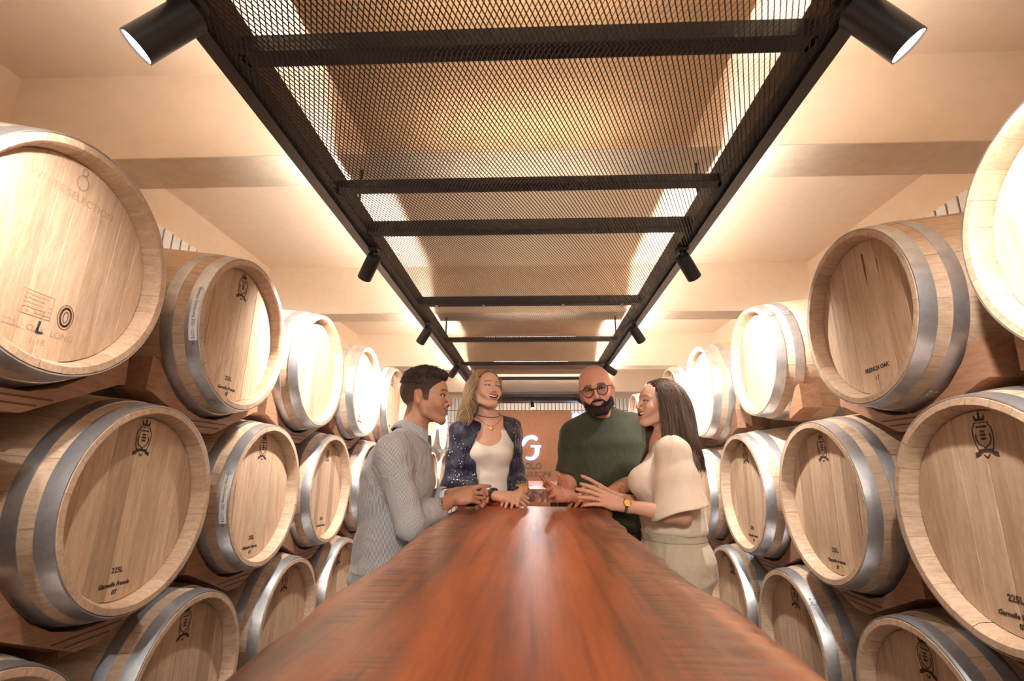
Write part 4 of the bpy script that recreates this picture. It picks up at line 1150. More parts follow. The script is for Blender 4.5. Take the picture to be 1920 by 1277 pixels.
def person(D):
    """D: all joints in metres. Builds body (one mesh), then clothes as children."""
    root = empty('person', (D['hip'][0], D['hip'][1], 0), D['label'], 'person')
    J = D; side = nrm(D['side']); fwd = nrm(D['fwd'])     # side = subject's left
    R = frame_from(D['head_fwd'], D['head_up']); hs = D['hs']; O = D['head']
    hd = head_shape(D['face']); S = Shape()
    S.loft(D['torso'], side, fwd, 0)
    for q in ('l', 'r'):
        sh, el, wr = D['sh_'+q], D['el_'+q], D['wr_'+q]; a = D.get('arm', 1)
        S.cone(sh*.85+D['neck']*.15, sh, .05*a, .052*a, .05); S.cone(sh, el, .050*a, .040*a, .03); S.cone(el, el*.72+wr*.28, .040*a, .043*a, .015); S.cone(el*.72+wr*.28, wr, .042*a, .0255*a, .02)
    S.cone(D['neck']-np.array([0, 0, .03]), O+R@np.array([0, -.030, -.045])*hs, .058*D.get('nk', 1), .052*D.get('nk', 1), .045)
    S.cone(D['neck']-np.array([0, 0, .01]), D['sh_l']+np.array([0, 0, .01]), .045, .03, .05); S.cone(D['neck']-np.array([0, 0, .01]), D['sh_r']+np.array([0, 0, .01]), .045, .03, .05)
    for q in D.get('extra', []): S.ell(*q)
    for q in ('l', 'r'):
        hip, kn, an = D['hipj_'+q], D['kn_'+q], D['an_'+q]; S.cone(hip, kn, .080, .055, .06); S.cone(kn, an, .052, .036, .02)
    S.group(hd, R, O, hs, .018)
    tips = {}
    for q in ('l', 'r'):
        H, tp = hand_shape(D['wr_'+q], *D['hand_'+q][:2], D['thumb_'+q], **D['hand_'+q][2]); tips[q] = tp
        S.p.append((H, np.min([p[1] for p in H.p], 0), np.max([p[2] for p in H.p], 0), .012, 'u'))
    base = np.array(D['skin']); meshes = []; boxes = []
    nz = D['neck'][2]-D.get('nz', .085)
    hb = (np.array([O[0]-.17, O[1]-.17, nz]), np.array([O[0]+.17, O[1]+.17, O[2]+.17]))
    # head and neck, fine
    V, Q = surface(S, *hb, .0024); c = V[Q].mean(1)
    V, Q = clip_box(V, Q, hb[0]+.006, hb[1]-.004); L = ((V-O)@R)/hs
    C = head_colors(L, D['face'], base)
    neckm = L[:, 2] < -.125; C[neckm] = base*np.array([.97, .9, .88])
    meshes.append((V, Q, C)); boxes.append((hb[0]+.006, hb[1]-.004))
    for q in ('l', 'r'):
        pts = [D['wr_'+q], D['el_'+q]]+[p for t in tips[q] for p in t[0]]
        lo = np.min(pts, 0)-.052; hi = np.max(pts, 0)+.052
        V, Q = surface(S, lo, hi, .0030 if q != D.get('near') else .0026)
        V, Q = clip_box(V, Q, lo+.008, hi-.008)
        if boxes: V, Q = drop_inside(V, Q, boxes)
        C = np.repeat(base[None], len(V), 0)*np.array([1.0, .94, .92])
        for (pp, rr) in tips[q]:
            d = np.linalg.norm(V-pp[-1], axis=1); m = np.exp(-(d/.014)**2)[:, None]; C = C*(1-m*.5)+base*np.array([1.15, .72, .68])*m*.5
            for kp in pp[1:-1]: d = np.linalg.norm(V-kp, axis=1); m = np.exp(-(d/.008)**2)[:, None]; C = C*(1-m*.25)+base*np.array([.95, .7, .65])*m*.25
        if q in D.get('tattoo', ''):
            t = np.clip(((V-D['wr_'+q])@(D['el_'+q]-D['wr_'+q]))/np.linalg.norm(D['el_'+q]-D['wr_'+q])**2, 0, 1)
            m = ((noisef(V, 95, 2)+noisef(V, 190, 5)*.6) > .12)*(t > .22)*(.62 if q == D.get('tat_dark') else .35); C = C*(1-m[:, None])+np.array([.07, .055, .055])*m[:, None]
        meshes.append((V, Q, C)); boxes.append((lo+.008, hi-.008))
    lo = np.min([D['an_l'], D['an_r'], D['sh_l'], D['sh_r'], D['hip'], D['el_l'], D['el_r']], 0)-.2; hi = np.max([D['sh_l'], D['sh_r'], D['neck'], D['hip'], D['an_l'], D['an_r'], D['el_l'], D['el_r']], 0)+.2; lo[2] = .03
    V, Q = surface(S, lo, hi, .012); V, Q = drop_inside(V, Q, boxes); meshes.append((V, Q, np.repeat(base[None], len(V), 0)))
    V, Q, C = merge(meshes)
    link('body', col_mesh('body', V, Q, C, M_skin), root)
    head_parts(root, R, O, hs, D['face'], D['gaze'])
    # finger nails
    nl = MB()
    D['root'] = root; D['R'] = R; D['S'] = S; D['tips'] = tips
    return root
def legs_and_shoes(D, col, shoe, top, wide=1.0, name='trousers', extra=None, h=.009, cuff=.09):
    "trousers from the waist to the ankles plus two shoes"
    S = Shape(); st = [(c+0, w+.013, d+.013) for c, w, d in D['torso'] if c[2] < top+.06]
    S.loft(st, nrm(D['side']), nrm(D['fwd']), 0, rnd=.01)
    for q in ('l', 'r'): S.cone(D['hipj_'+q], D['kn_'+q], .098*wide, .078*wide, .05); S.cone(D['kn_'+q], D['an_'+q], .078*wide, .066*wide, .02)
    S.half((0, 0, top), (0, 0, 1)); S.half((0, 0, cuff), (0, 0, -1))
    S.warp(folds(D['hip'], (0, 0, 1), 30, .003, 1)); 
    if extra: extra(S)
    pts = [D['hip'], D['hipj_l'], D['hipj_r'], D['kn_l'], D['kn_r'], D['an_l'], D['an_r']]
    lo = np.min(pts, 0)-.22; hi = np.max(pts, 0)+.22; lo[2] = .06; hi[2] = top+.03
    simple_part(name, S, lo, hi, h, col, M_cloth, D['root'], jitter=.04)
    for q in ('l', 'r'):
        a = D['an_'+q]; f = nrm(D['fwd']*[1, 1, 0]); B = Shape()
        B.cone((a[0], a[1], .055), a+f*.02-[0, 0, a[2]-.045], .045, .042, 0); B.cone([a[0]-f[0]*.03, a[1]-f[1]*.03, .045], [a[0]+f[0]*.15, a[1]+f[1]*.15, .032], .042, .030, .02); B.half((0, 0, .004), (0, 0, -1))
        lo = np.array([a[0]-.25, a[1]-.25, -.01]); hi = np.array([a[0]+.25, a[1]+.25, .14]); simple_part('shoe', B, lo, hi, .007, shoe, M_cloth, D['root'])
def set_legs(D, spread=.09, kneef=.03, footf=0.0):
    side = nrm(D['side']*[1, 1, 0]); f = nrm(D['fwd']*[1, 1, 0]); h = D['hip']
    for q, s in (('l', 1), ('r', -1)):
        b = np.array([h[0], h[1], 0])+side*s*spread
        D['hipj_'+q] = b+[0, 0, h[2]-.03]; D['kn_'+q] = b+f*kneef+side*s*.01+[0, 0, .50]; D['an_'+q] = b+f*footf+side*s*.02+[0, 0, .09]

def inflate(D, e, lo_z=None, hi_z=None):
    return [(c, w+e, d+e) for c, w, d in D['torso'] if (lo_z is None or c[2] >= lo_z-.001) and (hi_z is None or c[2] <= hi_z+.001)]
def bone_u(bones):
    "around-the-limb coordinate for stripes"
    def f(V):
        best = np.full(len(V), 9.); u = np.zeros(len(V))
        for a, b, r, ref in bones:
            a = np.asarray(a, float); b = np.asarray(b, float); ab = b-a; t = np.clip((V-a)@ab/(ab@ab), 0, 1); q = V-a-t[:, None]*ab; d = np.linalg.norm(q, axis=1)/r
            e1 = nrm(np.asarray(ref, float)-(np.asarray(ref, float)@nrm(ab))*nrm(ab)); e2 = np.cross(nrm(ab), e1)
            m = d < best; best = np.where(m, d, best); u = np.where(m, np.arctan2(q@e2, q@e1)*r, u)
        return u
    return f

# ------------------------------------------------------------------ person 1: young man, left, profile to the right
A = np.array
def P_(px, py, Y): return at(px, py, Y)
D = dict(label='young man in a grey pinstriped shirt leaning on the left side of the table')
D['side'] = nrm(A([.10, 1, 0])); D['fwd'] = nrm(A([1, -.06, 0]))
D['torso'] = [(P_(720, 1090, 2.17), .170, .120), (P_(727, 1035, 2.17), .155, .118), (P_(735, 985, 2.17), .155, .122), (P_(743, 930, 2.17), .170, .130), (P_(750, 885, 2.17), .185, .128), (P_(756, 846, 2.17), .165, .100), (P_(766, 822, 2.17), .090, .070)]
D['neck'] = P_(771, 815, 2.17); D['sh_r'] = P_(735, 852, 1.99); D['el_r'] = P_(769, 983, 1.96); D['wr_r'] = P_(851, 936, 2.20)
D['sh_l'] = P_(768, 846, 2.35); D['el_l'] = P_(795, 950, 2.40); D['wr_l'] = P_(856, 926, 2.30)
D['hip'] = P_(716, 1120, 2.17); D['arm'] = .98; D['nk'] = 1.0
D['head_fwd'] = nrm(A([1, -.06, .02])); D['head_up'] = A([-.04, .02, 1]); D['hs'] = 1.0; D['gaze'] = A([1, .12, .05])
D['face'] = dict(smile=1, mouth=.95, eye=.7, fade=1, stubble=.28, brow=(.035, .022, .016), brow_t=.0042, nose=1.08, jaw=1.0, lip=(.42, .16, .12))
D['skin'] = (.47, .245, .150)
R1 = frame_from(D['head_fwd'], D['head_up'])
D['head'] = P_(848, 757, 2.19)-R1@A([0, .118, -.029])
D['hand_r'] = (A([.88, .14, .20]), A([-.20, -.88, .45]), dict(S=.95, curl=(.30, .70, .80, .85), spread=(.10, .02, -.04, -.10), thumb=(.80, .35, -.60), tcurl=.1, lift=(.12, 0, 0, 0)))
D['hand_l'] = (A([.85, -.12, .02]), A([-.1, .75, .5]), dict(curl=(.45, .55, .65, .75), thumb=(.8, .5, -.3)))
D['thumb_r'] = -1; D['thumb_l'] = 1; D['near'] = 'r'
set_legs(D, .10, .02, -.05)
root = person(D); man1 = D
# shirt
def collar(S_, D, r0, r1, h, fall, open_dir):
    n_ = D['neck']; up = nrm(D['head']-n_)
    S_.cone(n_-up*.015, n_+up*h, r0, r1, .012)
S = Shape(); S.loft(inflate(D, .015), D['side'], D['fwd'], 0, rnd=.03)
for q in ('l', 'r'):
    S.cone(D['sh_'+q]*.8+D['neck']*.2, D['sh_'+q], .060, .066, .05); S.cone(D['sh_'+q], D['el_'+q], .065, .057, .03)
    m_ = D['el_'+q]*.46+D['wr_'+q]*.54; S.cone(D['el_'+q], m_, .057, .046, .012)
    m2 = D['el_'+q]*.66+D['wr_'+q]*.34; S.cone(m2, m_, .056, .054, .003)
    S.cone(m_+(m_-m2)*.1, m_+(m_-m2)*1.5, .046, .046, .003, 's')
S.cone(D['neck']-A([0, 0, .01]), D['sh_l']+A([0, 0, .01]), .058, .042, .05); S.cone(D['neck']-A([0, 0, .01]), D['sh_r']+A([0, 0, .01]), .058, .042, .05); S.cone(D['neck'], D['neck']+nrm(D['head']-D['neck'])*.2, .058, .062, .006, 's')
S.warp(folds(D['sh_r'], D['el_r']-D['sh_r'], 46, .0030, 1.0, 3)); S.warp(folds(D['torso'][0][0], (0, 0, 1), 26, .0035, 2.0, 2.5))
S.half((0, 0, .80), (0, 0, -1), .01)
pts = A([D[k] for k in ('sh_l', 'sh_r', 'el_l', 'el_r', 'neck', 'hip', 'wr_l', 'wr_r')])
lo = pts.min(0)-.2; hi = pts.max(0)+.1; lo[2] = .78
uf = bone_u([(D['torso'][0][0], D['torso'][5][0], .15, (.5, -1, 0)), (D['sh_r'], D['el_r'], .062, (0, -1, 0)), (D['el_r'], D['wr_r'], .055, (0, -1, 0)), (D['sh_l'], D['el_l'], .062, (0, -1, 0)), (D['el_l'], D['wr_l'], .055, (0, -1, 0))])
simple_part('shirt', S, lo, hi, .0048, (.62, .60, .58), M_shirt, root, ufn=uf)
# turned-down collar: stand, fold and falling leaf with points at the front
n_ = D['neck']; up = nrm((D['head']+R1@A([0, -.03, -.05]))-n_); cf = nrm(D['fwd']-(D['fwd']@up)*up); cs = np.cross(up, cf)
V = []; F = []; U = []; nc = 40; rows = 7
for i in range(nc+1):
    ph = math.radians(-158+316*i/nc); a = abs(ph)/PI; dr = -cf*math.cos(ph)+cs*math.sin(ph); top = .046-.034*a**1.6; edge = .002-.040*max(0, (a-.30)/.6)**1.4
    for (r_, z_) in ((.066, -.02), (.0655, top-.004), (.068, top), (.072, top-.003), (.074+.012*(1-a*.6), (top+edge)/2), (.080+.014*(1-a*.5), edge), (.076+.010*(1-a*.5), edge-.001)):
        V.append(n_+dr*r_+up*z_+cf*.012*a+cf*(.002)); U.append(ph*.085)
for i in range(nc):
    for j in range(rows-1): b = i*rows+j; F.append((b, b+1, b+rows+1, b+rows))
link('collar', col_mesh('collar', V, F, np.repeat(A([[.62, .60, .58]]), len(V), 0), M_shirt, U), root, label='turned-down shirt collar')
# white inner cuff edge on the left wrist
mm = D['el_l']*.40+D['wr_l']*.60; m3 = D['el_l']*.34+D['wr_l']*.66
Cf = Shape().cone(mm, m3, .041, .040, 0); simple_part('inner_cuff', Cf, mm-.07, mm+.07, .005, (.75, .78, .85), M_silk, root, label='white inner cuff')
legs_and_shoes(D, (.34, .35, .37), (.05, .04, .035), .93)
# curly hair
def head_local(D): return D['R'], D['head'], D['hs']
R_, O_, h_ = head_local(D)
Hh = Shape(); Hh.ell((0, -.020, .052), (.080, .099, .082), 0); Hh.ell((0, .045, .098), (.058, .052, .030), .02); Hh.ell((0, -.03, .10), (.062, .07, .035), .02)
Hh.fn(lambda P: -(P[:, 2]-(.040+.22*np.maximum(P[:, 1], -.2)+.55*np.maximum(P[:, 1]-.052, 0))), (-.2, -.2, -.2), (.2, .2, .2), .006, 's') if False else Hh.half((0, 0, .046), (0, -.20, -1), .008)
Hh.half((0, .084, 0), (0, 1, -.25), .012)
Hw = Shape().group(Hh, R_, O_, h_, 0).warp(lambda P: .0035*noisef(P, 260, 1)+.002*noisef(P, 520, 4))
simple_part('hair', Hw, O_-.16, O_+.19, .0030, (.040, .026, .019), M_crop, root, jitter=.35)
def fade_region(P):
    x, y, z = np.abs(P[:, 0]), P[:, 1], P[:, 2]
    zb = np.interp(y, [-.13, -.07, -.045, -.036, -.030, -.004, .003, .010, .028, .034, .050, .072, .09], [-.088, -.088, -.062, -.02, .026, .028, .012, -.018, -.022, .020, .040, .060, .085])
    return np.maximum(zb-z, -np.maximum(np.maximum(.0765-x, np.abs(y+.012)-.026), np.maximum(z-.024, -.045-z)))
def fade_col(V, C):
    L = ((V-D['head'])@D['R'])/D['hs']; g = np.clip((L[:, 2]+.03)/.07, 0, 1)[:, None]; return (A([.115, .066, .045])*(1-g)+A([.045, .029, .021])*g)*(1+.2*noisef(V, 300, 2))[:, None]
hair_shell('cropped_side_hair', D, fade_region, .0016, .0004, (.05, .03, .02), colfn=fade_col, mat=M_crop)
rs = np.random.RandomState(4); paths = []; cc = []
while len(paths) < 900:
    th = rs.uniform(0, 2*PI); ph = rs.uniform(0, 1.25); d = A([math.sin(ph)*math.cos(th), math.sin(ph)*math.sin(th), math.cos(ph)]); p = A([0, -.015, .05])+d*A([.078, .098, .084])
    if p[2] < .062+.2*p[1] or p[1] > .088: continue
    if p[1] > .02: p[2] += .006
    m = 12; t = np.linspace(0, 1, m); a0 = rs.uniform(0, 6.28); turns = rs.uniform(1.0, 1.9); e1 = nrm(np.cross(d, [.3, .2, .9])); e2 = np.cross(d, e1); r_ = rs.uniform(.0035, .006)
    tang = nrm(A([rs.normal()*.5, .9, .2])); path = p[None]+d[None]*(t*rs.uniform(.006, .015))[:, None]+tang[None]*(t*rs.uniform(.002, .010))[:, None]+r_*(np.cos(a0+turns*6.28*t)[:, None]*e1+np.sin(a0+turns*6.28*t)[:, None]*e2)-r_*(math.cos(a0)*e1+math.sin(a0)*e2)
    paths.append((path*h_)@R_.T+O_); cc.append(A([.06, .040, .028])*rs.uniform(.6, 1.7))
link('hair_curls', strands('hair_curls', paths, rs.uniform(.0012, .0020, len(paths)), cc, M_crop), root)

# ------------------------------------------------------------------ person 2: blonde woman behind the far left corner
D = dict(label='laughing blonde woman in a dark spangled cardigan and cream top behind the table end')
D['side'] = nrm(A([1, .22, 0])); D['fwd'] = nrm(A([.22, -1, 0])); YW = 2.74
D['torso'] = [(P_(914, 985, YW), .165, .115), (P_(915, 950, YW), .150, .105), (P_(916, 912, YW), .122, .092), (P_(918, 872, YW), .130, .100), (P_(919, 842, YW), .140, .108), (P_(920, 809, YW), .132, .080), (P_(918, 790, YW), .068, .054)]
D['neck'] = P_(917, 788, YW); D['sh_r'] = P_(866, 813, YW-.06); D['el_r'] = P_(852, 912, YW-.08); D['wr_r'] = P_(926, 929, 2.50)
D['sh_l'] = P_(958, 807, YW+.05); D['el_l'] = P_(966, 897, YW+.02); D['wr_l'] = P_(981, 921, 2.58)
D['nz'] = .20; D['hip'] = P_(914, 990, YW); D['arm'] = .74; D['nk'] = .80
D['extra'] = [(P_(903, 850, YW-.095), (.050, .045, .048), .03), (P_(938, 850, YW-.075), (.050, .045, .048), .03)]
D['head_fwd'] = nrm(A([.55, -.84, .17])); D['head_up'] = A([-.06, .15, 1]); D['hs'] = .93; D['gaze'] = A([.9, -.5, -.05])
D['face'] = dict(smile=1, mouth=1.45, eye=.20, brow=(.12, .062, .034), brow_t=.0032, brow_a=.8, nose=.92, jaw=.93, width=.97, lip=(.50, .12, .10))
D['skin'] = (.66, .385, .265)
R1 = frame_from(D['head_fwd'], D['head_up']); D['head'] = P_(928.5, 731, 2.60)-R1@A([0, .112, -.029])*.93
D['hand_r'] = (A([.96, -.12, -.05]), A([0, -.50, .86]), dict(S=.92, curl=(.22, .28, .30, .34), spread=(.10, .02, -.05, -.12), thumb=(.7, .6, -.3)))
D['hand_l'] = (A([-.42, -.80, -.18]), A([-.05, -.2, 1]), dict(S=.90, curl=(.30, .34, .36, .38), spread=(.16, .05, -.06, -.16), thumb=(.7, .6, -.3)))
D['thumb_r'] = -1; D['thumb_l'] = 1; D['near'] = 'r'
set_legs(D, .085, .02, 0)
root = person(D); wom1 = D
Tp = Shape(); Tp.loft(inflate(D, .007), D['side'], D['fwd'], 0, rnd=.02)
for q in D['extra']: Tp.ell(q[0], A(q[1])+.007, .035)
nk = P_(916, 812, YW-.11); Tp.ell(nk, (.072, .10, .066), .006, 's'); Tp.half(P_(0, 806, YW), (0, 0, 1), .004); Tp.half(P_(0, 919, YW-.1), (0, 0, -1), .003)
Tp.warp(folds(D['torso'][2][0], (0, 0, 1), 60, .0018, 1, 1.5))
c = D['torso'][3][0]; simple_part('knit_top', Tp, c-A([.25, .25, .22]), c+A([.25, .25, .25]), .0045, (.80, .71, .60), M_knit, root, label='cream knitted top with sequins')
legs_and_shoes(D, (.62, .085, .045), (.25, .2, .16), P_(0, 916, YW-.1)[2], name='red_trousers')
# cardigan: shell over the torso, open at the front, wide sleeves
Cd = Shape(); Cd.loft([(c_, w_+.024, d_+.022) for c_, w_, d_ in D['torso'][1:]], D['side'], D['fwd'], 0, rnd=.03)
for q in ('l', 'r'):
    Cd.cone(D['sh_'+q]*.75+D['neck']*.25, D['sh_'+q], .045, .056, .05); mid = D['sh_'+q]*.5+D['el_'+q]*.5
    ws_ = 1 if q == 'r' else .80; Cd.cone(D['sh_'+q], mid, .052, .060*ws_, .03); Cd.cone(mid, D['el_'+q]-A([0, 0, .005]), .060*ws_, .068*ws_, .03); e_ = D['el_'+q]; w_ = D['wr_'+q]
    Cd.cone(e_, e_*.5+w_*.5, .066*ws_, .056*ws_, .03); Cd.cone(e_*.5+w_*.5, e_*.2+w_*.8, .054*ws_, .034, .02)
Fd = D['fwd']; Sd = D['side']; c0 = D['torso'][3][0]
def opening(P):
    q = P-c0; x = q@Sd; y = q@Fd; z = q[:, 2]; half = .094+.012*np.clip(z/.1, -1, 1)-.045*np.clip((z-.10)/.10, 0, 1)+.006*np.sin(z*22)
    return np.maximum(np.abs(x-.003)-half, .015-y)
Cd.cone(D['neck']-A([0, 0, .015]), D['sh_l']+A([0, 0, .008]), .056, .050, .03); Cd.cone(D['neck']-A([0, 0, .015]), D['sh_r']+A([0, 0, .008]), .056, .050, .03)
Cd.fn(opening, c0-A([.2, .25, .35]), c0+A([.2, .25, .30]), .006, 's')
Cd.cone(D['neck']-A([0, 0, .03]), D['neck']+A([0, 0, .1]), .060, .060, .01, 's')
Cd.warp(folds(D['sh_r'], D['el_r']-D['sh_r'], 42, .0050, 2.0, 3)); Cd.warp(folds(D['el_l'], (0, 0, 1), 34, .0035, .5, 2))
pts = A([D[k] for k in ('sh_l', 'sh_r', 'el_l', 'el_r', 'neck', 'wr_l', 'wr_r')]); lo = pts.min(0)-.13; hi = pts.max(0)+.13; lo[2] = P_(0, 985, YW)[2]
def ccol(V, C):
    C = C*(1+.25*noisef(V, 24, 2))[:, None]; q = V-c0; x = np.abs(q@Sd-.003); e = (x < .106-.045*np.clip((q[:, 2]-.10)/.10, 0, 1))*(q[:, 2] > .10)*(q@Fd > 0)
    m = (e*(noisef(V, 150, 8) > .25))[:, None]; return C*(1-m)+A([.62, .40, .22])*m
simple_part('cardigan', Cd, lo, hi, .0048, (.013, .010, .030), M_navy, root, label='dark navy spangled cardigan', colfn=ccol)
# necklace, pendant, earring, bracelets
nb = D['neck']; mb = MB()
ring_ = lambda zf, n_, a0: [(A([0, 0, zf(a)]), Sd*math.sin(a)+Fd*math.cos(a)) for a in np.linspace(-a0, a0, n_)]
mb.tube(drape(D['S'], nb, ring_(lambda a: .040-.032*max(0, math.cos(a)), 41, 2.6), .002), .0024, 6); link('necklace', mb.mesh('necklace', plain('brown_cord', (.20, .09, .05), .5), True), root, label='brown cord necklace')
mb = MB(); pts = drape(D['S'], nb, ring_(lambda a: .034-.070*max(0, math.cos(a))**2, 33, 1.7), .002); mb.tube(pts, .0010, 5); pc = pts[16]+Fd*.002-A([0, 0, .013])
V = []; F = []
for j, (r_, y_) in enumerate(((.0, .004), (.008, .004), (.012, .003), (.0135, .0), (.0135, -.003), (0, -.003))):
    for k in range(20): a = 2*PI*k/20; rr = max(r_*(1+.07*math.sin(5*a)*(j in (1, 2))), .0002); V.append(pc+Sd*rr*math.cos(a)+A([0, 0, 1])*rr*math.sin(a)+Fd*y_)
for j in range(5):
    for k in range(20): F.append((j*20+k, j*20+(k+1) % 20, (j+1)*20+(k+1) % 20, (j+1)*20+k))
mb.add(V, F); link('pendant', mb.mesh('pendant', M_gold), root, label='round gold pendant on a thin chain')
ec = D['head']+D['R']@(A([-.078, .0, -.046])*.93); link('earring', MB().tube([ec, ec-A([0, 0, .008]), ec-A([0, 0, .016])], [.0035, .005, .002], 8).mesh('earring', plain('pearl', (.85, .8, .75), .2)), root)
def bracelet(name, D, q, t, r, w_, mat, root, bumps=0, label=None):
    a = D['wr_'+q]; d = nrm(D['wr_'+q]-D['el_'+q]); c_ = a-d*t; e1 = nrm(np.cross(d, [0, 0, 1])); e2 = np.cross(d, e1); V = []; F = []; n = 28
    for j in range(8):
        b = 2*PI*j/8
        for k in range(n):
            th = 2*PI*k/n; rr = r+w_*.45*math.cos(b)*(1+bumps*math.sin(9*th)); V.append(c_+(e1*math.cos(th)+e2*math.sin(th))*rr+d*math.sin(b)*w_)
    for j in range(8):
        for k in range(n): F.append((j*n+k, j*n+(k+1) % n, ((j+1) % 8)*n+(k+1) % n, ((j+1) % 8)*n+k))
    return link(name, MB().add(V, F).mesh(name, mat, True), root, label=label)
bracelet('scrunchie', D, 'r', .006, .030, .013, M_back, root, .25, 'black fabric scrunchie on the wrist')
bracelet('bracelet', D, 'l', .006, .026, .007, M_back, root, .2, 'dark bracelet')
mb = MB(); rs = np.random.RandomState(3); wc = D['wr_l']+A([0, 0, .012])
for i in range(26):
    a = rs.uniform(-1.5, 1.3); l = rs.uniform(.02, .045); b = wc+A([rs.uniform(-.018, .022), -.016, .005]); e = b+A([math.sin(a)*l, -.01, math.cos(a)*l*.8]); mb.tube([b, (b+e)/2+A([0, 0, .006]), e], [.0012, .0011, .0007], 5)
link('tassel', mb.mesh('tassel', plain('ochre_yarn', (.70, .38, .10), .8)), root, label='ochre yarn tassels at the cuff')
# long hair generator
def long_hair(D, root, n, length, base_cols, part=.0, seed=1, wave=.010, flare=.0, front=.0, freq=9, rr=(.0022, .0042), cap=(.085, .106, .094), capc=(0, -.020, .036), behind=False, bias=(0, 0, 0), ymax=.062, mass=(), shortx=0):
    R_, O_, h_ = D['R'], D['head'], D['hs']; rs = np.random.RandomState(seed); paths = []; cc = []
    g = A([0, 0, -1.0])@R_; tors = Shape().loft(inflate(D, .03), D['side'], D['fwd'], 0)
    cap_ = A(cap); capc_ = A(capc); N0 = 0
    bl = A(bias)@R_
    while len(paths) < n and N0 < n*30:
        N0 += 1; th = rs.uniform(0, 2*PI); z = rs.uniform(-.15, 1); r = math.sqrt(1-z*z); d = A([r*math.cos(th), r*math.sin(th), z]); p = capc_+d*cap_
        if p[1] > ymax*.9-.0*abs(p[0]) and p[2] < .105: continue
        if p[1] > .035 and p[2] < .085 and abs(p[0]) < .052: continue
        if p[2] < .0 and p[1] > .005: continue
        sx = 1 if p[0] > part else -1; L = length*rs.uniform(.82, 1.08); m = 26; L = L*(shortx if shortx and p[0] > .015 else 1); step = L/m; path = [p.copy()]; v = nrm(A([sx*1.0, -.35, .15 if abs(p[0]-part) < .03 else -.2])); ph = rs.uniform(0, 6.28); 
        for k in range(m-1):
            v = nrm(v*.72+g*.38+bl*.05+A([0, -.03, 0])); q = path[-1]+v*step
            w_ = (q-capc_)/cap_; nn = np.linalg.norm(w_)
            if nn < 1.0+rs.uniform(0, .06): q = capc_+w_/nn*cap_*(1.0+.04*rs.rand()); v = nrm(q-path[-1])
            # keep the face free
            if q[1] > .045 and q[2] < .065 and abs(q[0]) < .074: q[0] = sx*.074+0.0; 
            if q[2] < -.05 and abs(q[0]) < .060 and q[1] > -.02: q[0] = sx*.062
            path.append(q)
        az = math.atan2(p[0], -p[1]); ph = az*3.0+sx*.8+rs.normal()*.30; wv_ = .15 if shortx and p[0] > .015 else 1
        path = A(path); t = np.linspace(0, 1, m); wv = wave*wv_*np.clip(t*1.3-.15, 0, 1); path[:, 0] += wv*np.sin(freq*t+ph)+sx*flare*wv_*t; path[:, 1] += wv*np.cos(freq*t*.9+ph)+front*t*t*(1 if p[1] > .0 else 0)
        W = (path*h_)@R_.T+O_
        dd = tors(W); 
        for it in range(2):
            for k in range(m):
                if dd[k] < .004: W[k] += (nrm((W[k]-D['neck'])*[1, 1, .6]))*(.004-dd[k])
            dd = tors(W)
        paths.append(W); tcol = base_cols[rs.randint(len(base_cols))]; cc.append((A(tcol)*.55+A(base_cols[int((math.sin(az*7.0+1)+1)*.5*(len(base_cols)-.01))])*.45)*rs.uniform(.85, 1.15))
    link('hair_locks', strands('hair_locks', paths, rs.uniform(rr[0], rr[1], len(paths)), cc, M_hair, 5), root)
    Hc = Shape(); Hc.ell(capc, A(cap)*.975, 0); Hc.half((0, ymax-.012, 0), (0, 1, -.35), .01); Hc.half((0, 0, -.055), (0, .1, -1), .02)
    Hc.ell((0, .085, -.015), (.067, .07, .098), .008, 's')
    for (a_, b_, r1_, r2_) in mass: Hc.cone(a_, b_, r1_, r2_, .04)
    Hw = Shape().group(Hc, R_, O_, h_, 0).warp(lambda P: .0014*noisef(P@A([[1, 0, 0], [0, 1, 0], [0, 0, .2]]), 330, 2))
    simple_part('hair', Hw, O_-A([.2, .2, .30]), O_+.16, .0036, A(base_cols[0])*.8, M_hair, root, jitter=.2)
long_hair(D, root, 1300, .33, [(.24, .135, .065), (.46, .29, .15), (.62, .43, .25), (.17, .092, .045), (.40, .25, .125)], part=.012, seed=5, wave=.020, flare=.006, freq=13, rr=(.0012, .0023), bias=(-.50, -.1, 0), mass=[((-.02, -.06, -.02), (-.055, -.085, -.12), .050, .030)], shortx=.36)

# ------------------------------------------------------------------ person 3: bald bearded man with glasses
D = dict(label='bald bearded man with round black glasses in a dark green T-shirt')
D['side'] = nrm(A([1, .10, 0])); D['fwd'] = nrm(A([.02, -1, 0])); YM = 2.74
D['torso'] = [(P_(1133, 1000, YM), .185, .122), (P_(1133, 960, YM), .178, .122), (P_(1133, 915, YM), .178, .126), (P_(1135, 872, YM), .195, .140), (P_(1137, 835, YM), .200, .132), (P_(1137, 803, YM), .170, .100), (P_(1133, 782, YM), .085, .070)]
D['neck'] = P_(1131, 778, YM-.02); D['sh_r'] = P_(1077, 815, YM-.02); D['el_r'] = P_(1062, 902, YM-.03); D['wr_r'] = P_(1066, 930, 2.475)
D['sh_l'] = P_(1201, 806, YM+.03); D['el_l'] = P_(1206, 888, YM-.02); D['wr_l'] = P_(1134, 932, 2.52)
D['hip'] = P_(1133, 1010, YM); D['arm'] = 1.06; D['nk'] = 1.12
D['head_fwd'] = nrm(A([-.16, -.97, -.20])); D['head_up'] = A([-.21, -.18, .96]); D['hs'] = 1.07; D['gaze'] = A([-.17, -1, .02])
D['face'] = dict(smile=1, mouth=.55, eye=.62, brow=(.03, .02, .015), brow_t=.0042, nose=1.05, jaw=1.06, width=1.02, beard=.93, lip=(.48, .20, .155))
D['skin'] = (.58, .27, .17)
